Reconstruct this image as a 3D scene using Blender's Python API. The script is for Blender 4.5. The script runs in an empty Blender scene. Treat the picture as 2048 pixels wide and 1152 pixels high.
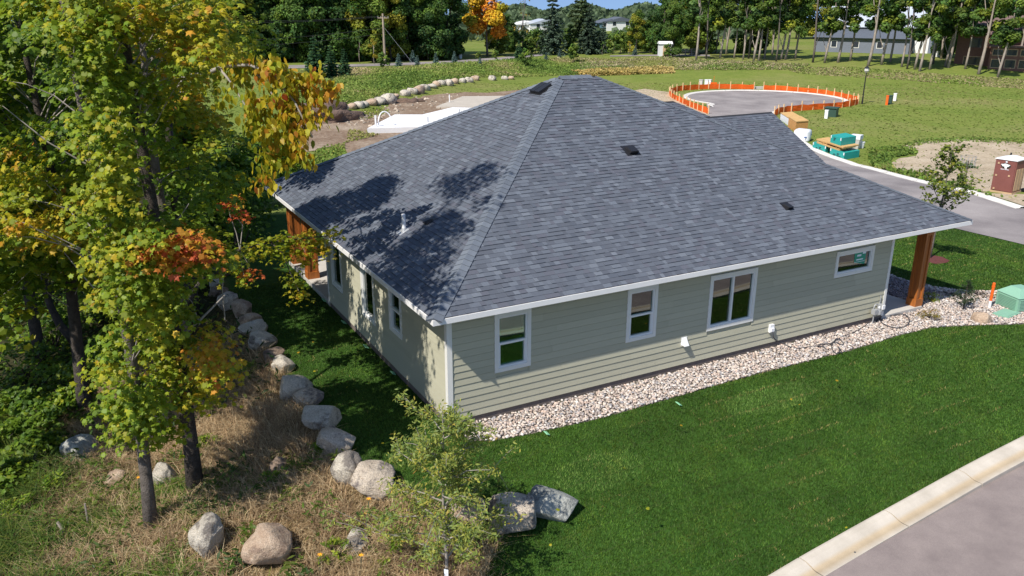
import bpy, math, random
import numpy as np
from mathutils import Vector, Matrix

S = bpy.context.scene
COL = S.collection
rng = np.random.default_rng(7)
random.seed(7)

# ------------------------------------------------------------------ camera
CF, CYAW, CPIT, CROL = 1666.65, math.radians(28.693), math.radians(19.045), math.radians(0.22)
CP = np.array([-7.263, -16.375, 9.566])
_cy, _sy, _cp, _sp = math.cos(CYAW), math.sin(CYAW), math.cos(CPIT), math.sin(CPIT)
FW = np.array([_sy*_cp, _cy*_cp, -_sp]); RT = np.array([_cy, -_sy, 0.0]); UP = np.cross(RT, FW)
RT, UP = RT*math.cos(CROL)+UP*math.sin(CROL), UP*math.cos(CROL)-RT*math.sin(CROL)
cam = bpy.data.cameras.new("camera"); camo = bpy.data.objects.new("camera", cam); COL.objects.link(camo)
camo.matrix_world = Matrix(((RT[0], UP[0], -FW[0], CP[0]), (RT[1], UP[1], -FW[1], CP[1]), (RT[2], UP[2], -FW[2], CP[2]), (0, 0, 0, 1)))
cam.sensor_width = 36.0; cam.lens = 36.0*CF/2048.0; cam.clip_start = 0.1; cam.clip_end = 6000
S.camera = camo

# ------------------------------------------------------------------ world, sun, exposure
SUN = Vector((-0.60, -0.23, 0.766)).normalized()
w = bpy.data.worlds.new("World"); S.world = w; w.use_nodes = True
nt = w.node_tree; nt.nodes.clear()
out = nt.nodes.new("ShaderNodeOutputWorld"); bg = nt.nodes.new("ShaderNodeBackground")
sky = nt.nodes.new("ShaderNodeTexSky"); sky.sky_type = 'NISHITA'; sky.sun_disc = False
sky.sun_elevation = math.asin(SUN.z); sky.sun_rotation = math.atan2(SUN.x, SUN.y)
sky.air_density = 1.0; sky.dust_density = 0.4; sky.ozone_density = 2.0; sky.altitude = 300
tc = nt.nodes.new("ShaderNodeTexCoord"); mp = nt.nodes.new("ShaderNodeMapping"); mp.inputs['Location'].default_value = (0, 0, 0.30)
nt.links.new(tc.outputs['Generated'], mp.inputs['Vector']); nt.links.new(mp.outputs['Vector'], sky.inputs['Vector'])
nt.links.new(sky.outputs['Color'], bg.inputs['Color']); bg.inputs['Strength'].default_value = 0.145
nt.links.new(bg.outputs['Background'], out.inputs['Surface'])
sl = bpy.data.lights.new("sun", 'SUN'); sl.energy = 4.8; sl.angle = math.radians(0.53); sl.color = (1.0, 0.945, 0.86)
so = bpy.data.objects.new("sun", sl); COL.objects.link(so); so.location = (-20, -10, 40)
so.rotation_euler = SUN.to_track_quat('Z', 'Y').to_euler()
S.view_settings.view_transform = 'Standard'; S.view_settings.look = 'None'
S.view_settings.exposure = 0.30; S.view_settings.gamma = 1.0; S.view_settings.use_curve_mapping = False
S.cycles.max_bounces = 6; S.cycles.transparent_max_bounces = 16; S.cycles.diffuse_bounces = 3

# ------------------------------------------------------------------ geometry of the view / terrain
def ray(px, py): return FW+RT*(px-1024)/CF-UP*(py-576)/CF
def gz(px, py, z=-.2):
    d = ray(px, py); return CP+d*(z-CP[2])/d[2]
def proj(P):
    d = np.asarray(P, float)-CP; wv = d@FW
    return 1024+CF*(d@RT)/wv, 576-CF*(d@UP)/wv
def lin(a, b, x): return np.clip((x-a)/(b-a), 0, 1)
def ss(a, b, x):
    t = lin(a, b, x); return t*t*(3-2*t)
ROWPX = [(452,545),(462,600),(485,625),(503,650),(520,680),(545,710),(565,740),(585,785),(640,845),(670,895),(690,945),(745,975),(870,1020),(1010,1045),(1000,1100),(975,1152)]
def pad(x, y):
    """the sod falls from the level house pad to the street"""
    yp = np.interp(x, [14, 18], [-1.35, -2.9]); d = np.hypot(np.clip(x-24.4, 0, None), np.clip(yp-y, 0, None)); return .2*np.clip(d, 0, 5.2)
def gpad(px, py):
    d = ray(px, py); z = -.2
    for _ in range(30): q = CP+d*(z-CP[2])/d[2]; z = -.2-float(pad(q[0], q[1]))
    return q
ROW = np.array([gpad(*p)[:2] for p in ROWPX])
ROW = np.vstack([ROW[0]+np.array([2.0, 20]), ROW, ROW[-1]+np.array([-1.5, -12])])
def sdist(x, y):
    best = np.full(x.shape, 1e9); sg = np.zeros(x.shape)
    for a, b in zip(ROW[:-1], ROW[1:]):
        d = b-a; t = np.clip(((x-a[0])*d[0]+(y-a[1])*d[1])/(d@d), 0, 1)
        px, py = x-(a[0]+t*d[0]), y-(a[1]+t*d[1]); ds = np.hypot(px, py)
        m = ds < best-1e-9; cr = d[0]*py-d[1]*px
        best = np.where(m, ds, best); sg = np.where(m, np.sign(-cr), sg)
    return best*sg
def dfl(x, y): return (x-CP[0])*_sy+(y-CP[1])*_cy, (x-CP[0])*_cy-(y-CP[1])*_sy
def T(x, y):
    x = np.atleast_1d(np.asarray(x, float)); y = np.atleast_1d(np.asarray(y, float))
    df, lf = dfl(x, y)
    z = -.2-np.maximum(2.6*lin(38, 66, df), pad(x, y))
    s = sdist(x, y)
    z = z-(.3*ss(.1, .9, s)+.17*np.clip(s, 0, 12))*(1-ss(40, 60, df))
    z = z+2.2*ss(128, 165, df)*ss(0, 40, lf)
    z = z+1.3*ss(8, 22, y-(62+.8*(x-17)))*ss(30, 0, lf)*ss(70, 90, df)
    z = z-9*ss(420, 800, df)-60*ss(560, 1300, df)
    return z
def T1(x, y): return float(T(x, y)[0])
def at(px, py):
    d = ray(px, py); ts = np.geomspace(6, 1500, 3000); Q = CP[None]+d[None]*ts[:, None]
    h = Q[:, 2]-T(Q[:, 0], Q[:, 1]); i = int(np.argmax(h < 0)); a, b = h[i-1], h[i]; u = a/(a-b)
    return Q[i-1]*(1-u)+Q[i]*u
def deep(px, py, dep): return CP+ray(px, py)*dep
def vdeep(px, py, P0, off=0.0):
    """point on the sight line where it meets the upright plane through P0 (facing the camera), off metres further"""
    h = np.array([_sy, _cy, 0.]); d = ray(px, py); return CP+d*(((np.asarray(P0)-CP)@h+off)/(d@h))
def mpp(P): return float((np.asarray(P)-CP)@FW)/CF
def htop(P, py):
    lo, hi = 0, 60
    for _ in range(40):
        m = (lo+hi)/2
        if proj(P+np.array([0, 0, m]))[1] > py: lo = m
        else: hi = m
    return lo

# ------------------------------------------------------------------ materials
def c(h):
    h = h.lstrip('#'); v = [int(h[i:i+2], 16)/255 for i in (0, 2, 4)]
    return tuple(x/12.92 if x <= .04045 else ((x+.055)/1.055)**2.4 for x in v)
def newmat(name):
    m = bpy.data.materials.new(name); m.use_nodes = True
    n = m.node_tree.nodes; return m, n, m.node_tree.links, n['Principled BSDF']
def noise(n, l, scale, detail=4, vec=None, rough=.6):
    t = n.new("ShaderNodeTexNoise"); t.inputs['Scale'].default_value = scale; t.inputs['Detail'].default_value = detail; t.inputs['Roughness'].default_value = rough
    if vec is None:
        g = n.new("ShaderNodeNewGeometry"); vec = g.outputs['Position']
    l.new(vec, t.inputs['Vector']); return t.outputs['Fac']
def ramp(n, l, fac, stops):
    r = n.new("ShaderNodeValToRGB"); l.new(fac, r.inputs['Fac'])
    while len(r.color_ramp.elements) < len(stops): r.color_ramp.elements.new(0.5)
    for e, (p, cc) in zip(r.color_ramp.elements, stops): e.position = p; e.color = (*cc, 1)
    return r.outputs['Color']
def mixc(n, l, fac, a, b, mode='MIX'):
    x = n.new("ShaderNodeMix"); x.data_type = 'RGBA'; x.blend_type = mode
    for sock, val in ((x.inputs[0], fac), (x.inputs[6], a), (x.inputs[7], b)):
        if hasattr(val, 'is_output'): l.new(val, sock)
        elif isinstance(val, (int, float)): sock.default_value = val
        else: sock.default_value = (*val, 1)
    return x.outputs[2]
def bump(n, l, bs, fac, strength=.3, dist=.02):
    b = n.new("ShaderNodeBump"); b.inputs['Strength'].default_value = strength; b.inputs['Distance'].default_value = dist
    l.new(fac, b.inputs['Height']); l.new(b.outputs['Normal'], bs.inputs['Normal'])
def plain(name, base, rough=.6, var=.12, scale=6, bmp=0, bscale=60, metal=0, spec=.4, bdist=.01):
    """a colour with two sizes of mottling and fine relief"""
    m, n, l, b = newmat(name)
    f = noise(n, l, scale); f2 = noise(n, l, scale*9, 3)
    lo = tuple(x*(1-var) for x in base); hi = tuple(min(1, x*(1+var)) for x in base)
    cc = ramp(n, l, f, [(.3, lo), (.7, hi)]); cc = mixc(n, l, .35, cc, ramp(n, l, f2, [(.3, lo), (.7, hi)]))
    l.new(cc, b.inputs['Base Color']); b.inputs['Roughness'].default_value = rough; b.inputs['Metallic'].default_value = metal
    b.inputs['Specular IOR Level'].default_value = spec
    if bmp: bump(n, l, b, noise(n, l, bscale, 5), bmp, bdist)
    return m
def attr(name, rough=.7, var=.15, scale=20, transl=0, bmp=0, bscale=80, spec=.3, bdist=.01):
    """colour from the mesh's own colour attribute, mottled"""
    m, n, l, b = newmat(name)
    a = n.new("ShaderNodeAttribute"); a.attribute_name = 'Col'
    f = noise(n, l, scale, 3)
    cc = mixc(n, l, 1.0, a.outputs['Color'], ramp(n, l, f, [(.25, (1-var,)*3), (.75, (1+var,)*3)]), 'MULTIPLY')
    l.new(cc, b.inputs['Base Color']); b.inputs['Roughness'].default_value = rough; b.inputs['Specular IOR Level'].default_value = spec
    if bmp: bump(n, l, b, noise(n, l, bscale, 5), bmp, bdist)
    if transl:
        t = n.new("ShaderNodeBsdfTranslucent"); mx = n.new("ShaderNodeMixShader"); mx.inputs[0].default_value = transl
        l.new(cc, t.inputs['Color']); l.new(b.outputs[0], mx.inputs[1]); l.new(t.outputs[0], mx.inputs[2])
        l.new(mx.outputs[0], n['Material Output'].inputs['Surface'])
    return m

M = {}
M['leaf'] = attr('leaf', .5, .18, 9, .5, spec=.35)
M['leaf_far'] = attr('leaf_far', .65, .3, .8, .35, spec=.2)
M['blade'] = attr('blade', .6, .25, 1.3, .25, spec=.25)
M['pebble'] = attr('pebble', .75, .2, 60, spec=.3, bmp=.2, bscale=120)
M['shingle'] = attr('shingle', .92, .32, 160, spec=.2, bmp=.5, bscale=260, bdist=.004)
M['white_trim'] = plain('white_trim', (.76, .75, .71), .5, .04, 3)
M['fascia_white'] = plain('fascia_white', (.80, .79, .78), .45, .04, 2)
M['vinyl'] = plain('vinyl', (.80, .80, .79), .4, .03, 3)
M['soffit'] = plain('soffit', (.62, .60, .55), .6, .05, 3)
M['concrete'] = plain('concrete', (.50, .47, .43), .85, .10, 1.6, .25, 90)
M['new_slab'] = plain('new_slab', (.72, .71, .70), .85, .05, .4, .1, 30)
M['old_slab'] = plain('old_slab', (.46, .41, .34), .9, .12, .7, .2, 30)
M['foundation'] = plain('foundation', (.16, .13, .115), .9, .15, 4, .3, 60)
M['black_plastic'] = plain('black_plastic', (.016, .016, .018), .45, .1, 10)
M['white_plastic'] = plain('white_plastic', (.82, .82, .82), .4, .03, 10)
M['grey_metal'] = plain('grey_metal', (.42, .43, .44), .4, .1, 12, metal=.3)
M['bark_grey'] = plain('bark_grey', (.16, .138, .12), .95, .5, 7, 1.0, 34, spec=.05, bdist=.05)
M['bark_dark'] = plain('bark_dark', (.085, .072, .062), .95, .5, 8, 1.0, 34, spec=.05, bdist=.05)
M['bark_pale'] = plain('bark_pale', (.33, .28, .235), .9, .3, 1.5, .5, 16, spec=.1, bdist=.03)
M['twig'] = plain('twig', (.30, .27, .235), .8, .2, 12)
M['green_box'] = plain('green_box', (.23, .43, .31), .5, .06, 5)
M['dark_green'] = plain('dark_green', (.035, .075, .055), .5, .1, 3)
M['orange_plastic'] = plain('orange_plastic', (.80, .13, .012), .5, .06, 8)
M['orange_fabric'] = attr('orange_fabric', .8, .12, 4, .3)
M['stake_wood'] = plain('stake_wood', (.78, .52, .28), .8, .15, 4)
M['teal_wrap'] = plain('teal_wrap', (.018, .34, .30), .45, .10, 1.2)
M['black_ink'] = plain('black_ink', (.02, .02, .02), .7, .05, 5)
M['lumber'] = plain('lumber', (.58, .36, .14), .8, .15, 2.2)
M['osb'] = plain('osb', (.55, .28, .09), .85, .3, 9)
M['white_wrap'] = plain('white_wrap', (.80, .81, .84), .4, .06, 2)
M['brown_plastic'] = plain('brown_plastic', (.20, .072, .06), .55, .12, 2)
M['tan_plastic'] = plain('tan_plastic', (.50, .34, .20), .55, .12, 2)
M['lamp_black'] = plain('lamp_black', (.02, .02, .022), .4, .1, 6)
M['frosted'] = plain('frosted', (.55, .52, .48), .3, .05, 4)
M['mulch_red'] = plain('mulch_red', (.12, .035, .03), .95, .4, 14, .8, 50, bdist=.03)
M['dirt_pile'] = plain('dirt_pile', (.15, .10, .075), .95, .35, 1.3, .8, 5, bdist=.2)
M['barn_grey'] = plain('barn_grey', (.17, .19, .235), .8, .08, .6)
M['roof_dark'] = plain('roof_dark', (.10, .115, .14), .7, .1, .5)
M['roof_white'] = plain('roof_white', (.42, .46, .52), .5, .05, .5)
M['brick_far'] = plain('brick_far', (.21, .105, .075), .9, .2, 3)
M['roof_brown'] = plain('roof_brown', (.15, .10, .09), .9, .2, 1)
M['glass_far'] = plain('glass_far', (.03, .04, .055), .1, .2, 1, spec=.8)
M['pale_siding'] = plain('pale_siding', (.70, .70, .70), .8, .05, .5)
M['blue_siding'] = plain('blue_siding', (.11, .19, .23), .8, .06, .5)
M['pole_wood'] = plain('pole_wood', (.36, .29, .22), .9, .2, 2)
M['wire'] = plain('wire', (.03, .03, .03), .6, .1, 4)
M['orange_flower'] = plain('orange_flower', (.85, .38, .02), .6, .1, 10)
M['sod_tag'] = plain('sod_tag', (.30, .65, .38), .6, .08, 8)
M['interior'] = plain('interior', (.50, .50, .46), .9, .1, 2)
M['cable'] = plain('cable', (.06, .06, .07), .55, .2, 10)
M['paper'] = plain('paper', (.75, .80, .86), .6, .05, 10)
M['blue_ink'] = plain('blue_ink', (.04, .12, .35), .6, .05, 10)
M['sticker'] = plain('sticker', (.02, .30, .20), .5, .15, 12)
M['drain'] = plain('drain', (.03, .032, .036), .5, .3, 4)

def mat_siding():
    m, n, l, b = newmat('siding')
    g = n.new("ShaderNodeNewGeometry"); mpn = n.new("ShaderNodeMapping"); mpn.inputs['Scale'].default_value = (3, 3, 90)
    l.new(g.outputs['Position'], mpn.inputs['Vector'])
    f = noise(n, l, 1.0, 5, mpn.outputs['Vector'])
    oi = n.new("ShaderNodeObjectInfo"); r2 = ramp(n, l, oi.outputs['Random'], [(0, (.94,)*3), (1, (1.05,)*3)])
    cc = ramp(n, l, f, [(.3, (.425, .41, .305)), (.7, (.475, .458, .342))])
    l.new(mixc(n, l, 1, cc, r2, 'MULTIPLY'), b.inputs['Base Color']); b.inputs['Roughness'].default_value = .75; b.inputs['Specular IOR Level'].default_value = .3
    bump(n, l, b, f, .25, .004); return m
M['siding'] = mat_siding()
def mat_cedar():
    m, n, l, b = newmat('cedar')
    g = n.new("ShaderNodeNewGeometry"); mpn = n.new("ShaderNodeMapping"); mpn.inputs['Scale'].default_value = (26, 26, 1.2)
    l.new(g.outputs['Position'], mpn.inputs['Vector'])
    f = noise(n, l, 1.0, 5, mpn.outputs['Vector'])
    l.new(ramp(n, l, f, [(.25, (.25, .072, .014)), (.6, (.40, .13, .024)), (.8, (.50, .19, .04))]), b.inputs['Base Color']); b.inputs['Roughness'].default_value = .5
    bump(n, l, b, f, .2, .005); return m
M['cedar'] = mat_cedar()
def mat_glass():
    m, n, l, b = newmat('window_glass'); n.remove(b)
    g = n.new("ShaderNodeBsdfGlossy"); g.inputs['Roughness'].default_value = .015; g.inputs['Color'].default_value = (.86, .9, .88, 1)
    t = n.new("ShaderNodeBsdfTransparent"); t.inputs['Color'].default_value = (.45, .78, .66, 1)
    fr = n.new("ShaderNodeFresnel"); fr.inputs['IOR'].default_value = 1.6
    ad = n.new("ShaderNodeMath"); ad.operation = 'ADD'; ad.use_clamp = True; ad.inputs[1].default_value = .10; l.new(fr.outputs[0], ad.inputs[0])
    mx = n.new("ShaderNodeMixShader"); l.new(ad.outputs[0], mx.inputs[0]); l.new(t.outputs[0], mx.inputs[1]); l.new(g.outputs[0], mx.inputs[2])
    l.new(mx.outputs[0], n['Material Output'].inputs['Surface']); return m
M['glass'] = mat_glass()
def mat_asphalt(name, lo, hi, scale=.5):
    m, n, l, b = newmat(name)
    f = noise(n, l, scale, 5); f2 = noise(n, l, 150, 3); f3 = noise(n, l, 45, 3)
    cc = ramp(n, l, f, [(.3, lo), (.7, hi)])
    cc = mixc(n, l, 1, cc, ramp(n, l, f2, [(.3, (.78,)*3), (.7, (1.22,)*3)]), 'MULTIPLY')
    cc = mixc(n, l, 1, cc, ramp(n, l, f3, [(.3, (.93,)*3), (.7, (1.07,)*3)]), 'MULTIPLY')
    l.new(cc, b.inputs['Base Color']); b.inputs['Roughness'].default_value = .85; bump(n, l, b, f2, .3, .006); return m
M['asphalt_near'] = mat_asphalt('asphalt_near', (.195, .158, .147), (.285, .235, .213), 1.1)
M['asphalt_far'] = mat_asphalt('asphalt_far', (.185, .162, .158), (.33, .295, .28), .30)
def mat_curb():
    m, n, l, b = newmat('curb_concrete')
    f = noise(n, l, 1.6, 5); f2 = noise(n, l, 110, 3)
    a = n.new("ShaderNodeAttribute"); a.attribute_name = 'Col'
    cc = mixc(n, l, 1, a.outputs['Color'], ramp(n, l, f, [(.3, (.86, .85, .83)), (.7, (1.1, 1.1, 1.1))]), 'MULTIPLY')
    cc = mixc(n, l, 1, cc, ramp(n, l, f2, [(.3, (.88,)*3), (.7, (1.1,)*3)]), 'MULTIPLY')
    l.new(cc, b.inputs['Base Color']); b.inputs['Roughness'].default_value = .85; bump(n, l, b, f2, .2, .005); return m
M['curb'] = mat_curb()
def mat_ground():
    """R of the mask = mown sod, G = dry slope, B = shaded wood floor, none = rough meadow"""
    m, n, l, b = newmat('ground')
    a = n.new("ShaderNodeAttribute"); a.attribute_name = 'Col'
    sp = n.new("ShaderNodeSeparateColor"); l.new(a.outputs['Color'], sp.inputs[0])
    g = n.new("ShaderNodeNewGeometry")
    f1 = noise(n, l, .05, 5); f2 = noise(n, l, .6, 5); f3 = noise(n, l, 14, 4)
    mead = ramp(n, l, f1, [(.32, (.13, .18, .032)), (.5, (.19, .225, .046)), (.66, (.27, .245, .095))])
    mead = mixc(n, l, .45, mead, ramp(n, l, f2, [(.3, (.09, .14, .024)), (.55, (.15, .19, .04)), (.75, (.22, .20, .08))]))
    br = n.new("ShaderNodeTexBrick"); br.inputs['Scale'].default_value = 1; br.inputs['Brick Width'].default_value = 1.5; br.inputs['Row Height'].default_value = .61
    br.inputs['Mortar Size'].default_value = .012; br.inputs['Color1'].default_value = (.030, .075, .012, 1); br.inputs['Color2'].default_value = (.042, .095, .016, 1); br.inputs['Mortar'].default_value = (.05, .08, .02, 1)
    l.new(g.outputs['Position'], br.inputs['Vector'])
    sod = mixc(n, l, 1, br.outputs['Color'], ramp(n, l, f3, [(.3, (.7,)*3), (.7, (1.25,)*3)]), 'MULTIPLY')
    dry = ramp(n, l, f3, [(.3, (.05, .045, .02)), (.55, (.17, .12, .055)), (.75, (.27, .20, .10))])
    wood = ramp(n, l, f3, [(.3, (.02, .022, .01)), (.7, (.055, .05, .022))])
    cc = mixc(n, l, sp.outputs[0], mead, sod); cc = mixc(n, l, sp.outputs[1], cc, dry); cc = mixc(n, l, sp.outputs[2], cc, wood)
    cc = mixc(n, l, 1, cc, ramp(n, l, noise(n, l, 3.5, 5), [(.3, (.78,)*3), (.7, (1.18,)*3)]), 'MULTIPLY')
    l.new(cc, b.inputs['Base Color']); b.inputs['Roughness'].default_value = .95; b.inputs['Specular IOR Level'].default_value = .1
    bump(n, l, b, f3, .6, .06); return m
M['ground'] = mat_ground()
def mat_soil(name, dark, mid, pale, sc=.35):
    m, n, l, b = newmat(name)
    f = noise(n, l, sc, 6); f2 = noise(n, l, sc*14, 5, rough=.7)
    cc = mixc(n, l, .5, ramp(n, l, f, [(.32, dark), (.5, mid), (.66, pale)]), ramp(n, l, f2, [(.32, dark), (.5, mid), (.62, pale)]))
    l.new(cc, b.inputs['Base Color']); b.inputs['Roughness'].default_value = .95; b.inputs['Specular IOR Level'].default_value = .1
    bump(n, l, b, f2, .9, .12); return m
M['bare_soil'] = mat_soil('bare_soil', (.24, .19, .12), (.46, .37, .26), (.56, .47, .35))
M['work_soil'] = mat_soil('work_soil', (.13, .085, .055), (.23, .16, .11), (.40, .33, .25), .22)
M['gravel_bed'] = mat_soil('gravel_bed', (.20, .16, .13), (.33, .28, .24), (.42, .37, .33), 6)
def mat_rock(name, a, bcol, dark, lich):
    m, n, l, b = newmat(name)
    tcn = n.new("ShaderNodeTexCoord"); v = tcn.outputs['Object']; oi = n.new("ShaderNodeObjectInfo")
    mpn = n.new("ShaderNodeMapping"); l.new(v, mpn.inputs['Vector']); cx = n.new("ShaderNodeCombineXYZ")
    mu = n.new("ShaderNodeMath"); mu.operation = 'MULTIPLY'; mu.inputs[1].default_value = 37.0; l.new(oi.outputs['Random'], mu.inputs[0])
    l.new(mu.outputs[0], cx.inputs[0]); l.new(mu.outputs[0], cx.inputs[1]); l.new(cx.outputs[0], mpn.inputs['Location']); v = mpn.outputs['Vector']
    f = noise(n, l, 4.5, 6, v, .75); f2 = noise(n, l, 45, 4, v); f3 = noise(n, l, 2.2, 5, v, .65); f4 = noise(n, l, 9, 6, v, .75)
    cc = ramp(n, l, f, [(.35, a), (.62, bcol)])
    cc = mixc(n, l, ramp(n, l, f3, [(.52, (0,)*3), (.60, (.85,)*3)]), cc, dark)
    cc = mixc(n, l, ramp(n, l, f4, [(.58, (0,)*3), (.66, (.6,)*3)]), cc, lich)
    cc = mixc(n, l, 1, cc, ramp(n, l, f2, [(.3, (.58, .56, .53)), (.7, (1.12, 1.08, 1.0))]), 'MULTIPLY')
    l.new(cc, b.inputs['Base Color']); b.inputs['Roughness'].default_value = .92; b.inputs['Specular IOR Level'].default_value = .2
    bump(n, l, b, f4, 1.0, .09); return m
M['rock_white'] = mat_rock('rock_white', (.52, .48, .42), (.70, .66, .59), (.21, .19, .18), (.34, .24, .13))
M['rock_pink'] = mat_rock('rock_pink', (.50, .37, .28), (.64, .51, .40), (.33, .24, .19), (.62, .55, .47))
M['rock_grey'] = mat_rock('rock_grey', (.42, .45, .44), (.58, .60, .57), (.22, .24, .25), (.55, .56, .52))
M['rock_brown'] = mat_rock('rock_brown', (.24, .18, .14), (.36, .28, .23), (.13, .10, .09), (.45, .41, .36))
M['rock_two'] = mat_rock('rock_two', (.56, .48, .40), (.68, .61, .53), (.16, .14, .15), (.36, .25, .17))

# ------------------------------------------------------------------ mesh helpers
def quat_rot(ax, ang):
    ax = ax/np.linalg.norm(ax); K = np.array([[0, -ax[2], ax[1]], [ax[2], 0, -ax[0]], [-ax[1], ax[0], 0]])
    return np.eye(3)+math.sin(ang)*K+(1-math.cos(ang))*(K@K)
class MB:
    """collects vertices and polygons of any size, then links them as ONE mesh object"""
    def __init__(s): s.v = []; s.f = {}; s.c = []; s.n = 0
    def add(s, V, F, col=None):
        V = np.asarray(V, float).reshape(-1, 3)
        if isinstance(F, np.ndarray): groups = {F.shape[1]: F}
        else:
            groups = {}
            for f in F: groups.setdefault(len(f), []).append(f)
        for k, f in groups.items(): s.f.setdefault(k, []).append(np.asarray(f, dtype=np.int64)+s.n)
        s.v.append(V); s.n += len(V)
        cc = np.ones((len(V), 3)) if col is None else np.broadcast_to(np.asarray(col, float), (len(V), 3))
        s.c.append(cc); return s
    def box(s, lo, hi, R=None, org=None, col=None):
        x0, y0, z0 = lo; x1, y1, z1 = hi
        V = np.array([(x0,y0,z0),(x1,y0,z0),(x1,y1,z0),(x0,y1,z0),(x0,y0,z1),(x1,y0,z1),(x1,y1,z1),(x0,y1,z1)], float)
        if R is not None: V = V@np.asarray(R).T
        if org is not None: V = V+np.asarray(org)
        return s.add(V, [(0,3,2,1),(4,5,6,7),(0,1,5,4),(1,2,6,5),(2,3,7,6),(3,0,4,7)], col)
    def tube(s, P, r, k=6, col=None, cap=True):
        P = np.asarray(P, float); n = len(P); r = np.broadcast_to(r, (n,))
        d = np.gradient(P, axis=0); d /= np.linalg.norm(d, axis=1)[:, None]+1e-9
        V = []
        ref = np.array([.3, .9, .1]) if abs(d[0][2]) > .5 else np.array([.1, .1, 1.])
        for i in range(n):
            a = np.cross(d[i], ref); a /= np.linalg.norm(a)+1e-9; b2 = np.cross(d[i], a)
            for j in range(k):
                t = 2*math.pi*j/k; V.append(P[i]+r[i]*(a*math.cos(t)+b2*math.sin(t)))
        F = [(i*k+j, i*k+(j+1) % k, (i+1)*k+(j+1) % k, (i+1)*k+j) for i in range(n-1) for j in range(k)]
        if cap: F += [tuple(range(k))[::-1], tuple((n-1)*k+j for j in range(k))]
        return s.add(V, F, col)
    def cyl(s, base, r, h, k=12, r2=None, col=None): return s.tube([base, np.asarray(base)+np.array([0, 0, h])], [r, r if r2 is None else r2], k, col)
    def build(s, name, m, parent=None, smooth=False, color=True):
        me = bpy.data.meshes.new(name)
        V = np.concatenate(s.v); C3 = np.concatenate(s.c)
        loops = []; starts = []; tot = 0
        for k, fl in s.f.items():
            f = np.concatenate(fl); loops.append(f.ravel()); starts.append(tot+np.arange(len(f))*k); tot += f.size
        loops = np.concatenate(loops); starts = np.concatenate(starts)
        me.vertices.add(len(V)); me.vertices.foreach_set('co', V.ravel().astype(np.float32))
        me.loops.add(len(loops)); me.loops.foreach_set('vertex_index', loops.astype(np.int32))
        me.polygons.add(len(starts)); me.polygons.foreach_set('loop_start', starts.astype(np.int32))
        me.update(calc_edges=True); me.validate()
        me.polygons.foreach_set('use_smooth', np.full(len(me.polygons), bool(smooth)))
        if color and len(me.vertices) == len(V):
            at_ = me.color_attributes.new('Col', 'FLOAT_COLOR', 'POINT')
            at_.data.foreach_set('color', np.concatenate([C3, np.ones((len(C3), 1))], 1).ravel().astype(np.float32))
        me.materials.append(M[m] if isinstance(m, str) else m)
        return link(name, me, parent)
def link(name, me, parent=None):
    o = bpy.data.objects.new(name, me); COL.objects.link(o)
    if parent is not None:
        o.parent = parent; o.matrix_parent_inverse = Matrix.Translation(-base_loc(parent)) if base_loc(parent).length else Matrix()
    return o
_loc = {}
def base_loc(o): return _loc.get(o.name, Vector((0, 0, 0)))
def tag(o, label=None, cat=None, group=None, kind=None):
    if label: o['label'] = label
    if cat: o['category'] = cat
    if group: o['group'] = group
    if kind: o['kind'] = kind
    return o
def thing(name, label, cat, loc=(0, 0, 0), group=None):
    """an Empty at the thing's base; parts are built in world coordinates and keep them"""
    o = bpy.data.objects.new(name, None); COL.objects.link(o); o.location = Vector(loc); o.empty_display_size = .3
    _loc[o.name] = Vector(loc); return tag(o, label, cat, group)
def copy_tree(src, loc, rotz=0, scale=1, label=None, group=None):
    r = src.copy(); COL.objects.link(r); r.location = Vector(loc); r.rotation_euler = (0, 0, rotz); r.scale = (scale,)*3 if np.isscalar(scale) else scale
    if label: r['label'] = label
    if group: r['group'] = group
    for ch in list(src.children):
        d = ch.copy(); COL.objects.link(d); d.parent = r; d.matrix_parent_inverse = ch.matrix_parent_inverse.copy()
        for gch in list(ch.children):
            e = gch.copy(); COL.objects.link(e); e.parent = d; e.matrix_parent_inverse = gch.matrix_parent_inverse.copy()
    return r
def ordinal(i): return ['first','second','third','fourth','fifth','sixth','seventh','eighth','ninth','tenth','eleventh','twelfth','thirteenth','fourteenth','fifteenth','sixteenth','seventeenth','eighteenth','nineteenth','twentieth','twenty-first','twenty-second','twenty-third','twenty-fourth','twenty-fifth','twenty-sixth','twenty-seventh','twenty-eighth','twenty-ninth','thirtieth','thirty-first','thirty-second','thirty-third','thirty-fourth','thirty-fifth','thirty-sixth','thirty-seventh','thirty-eighth'][i]
def inpoly(x, y, poly):
    x = np.asarray(x); y = np.asarray(y); r = np.zeros(x.shape, bool); n = len(poly)
    for i in range(n):
        x1, y1 = poly[i][:2]; x2, y2 = poly[(i+1) % n][:2]
        cnd = (y1 > y) != (y2 > y); r ^= cnd & (x < (x2-x1)*(y-y1)/((y2-y1)+1e-12)+x1)
    return r
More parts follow.
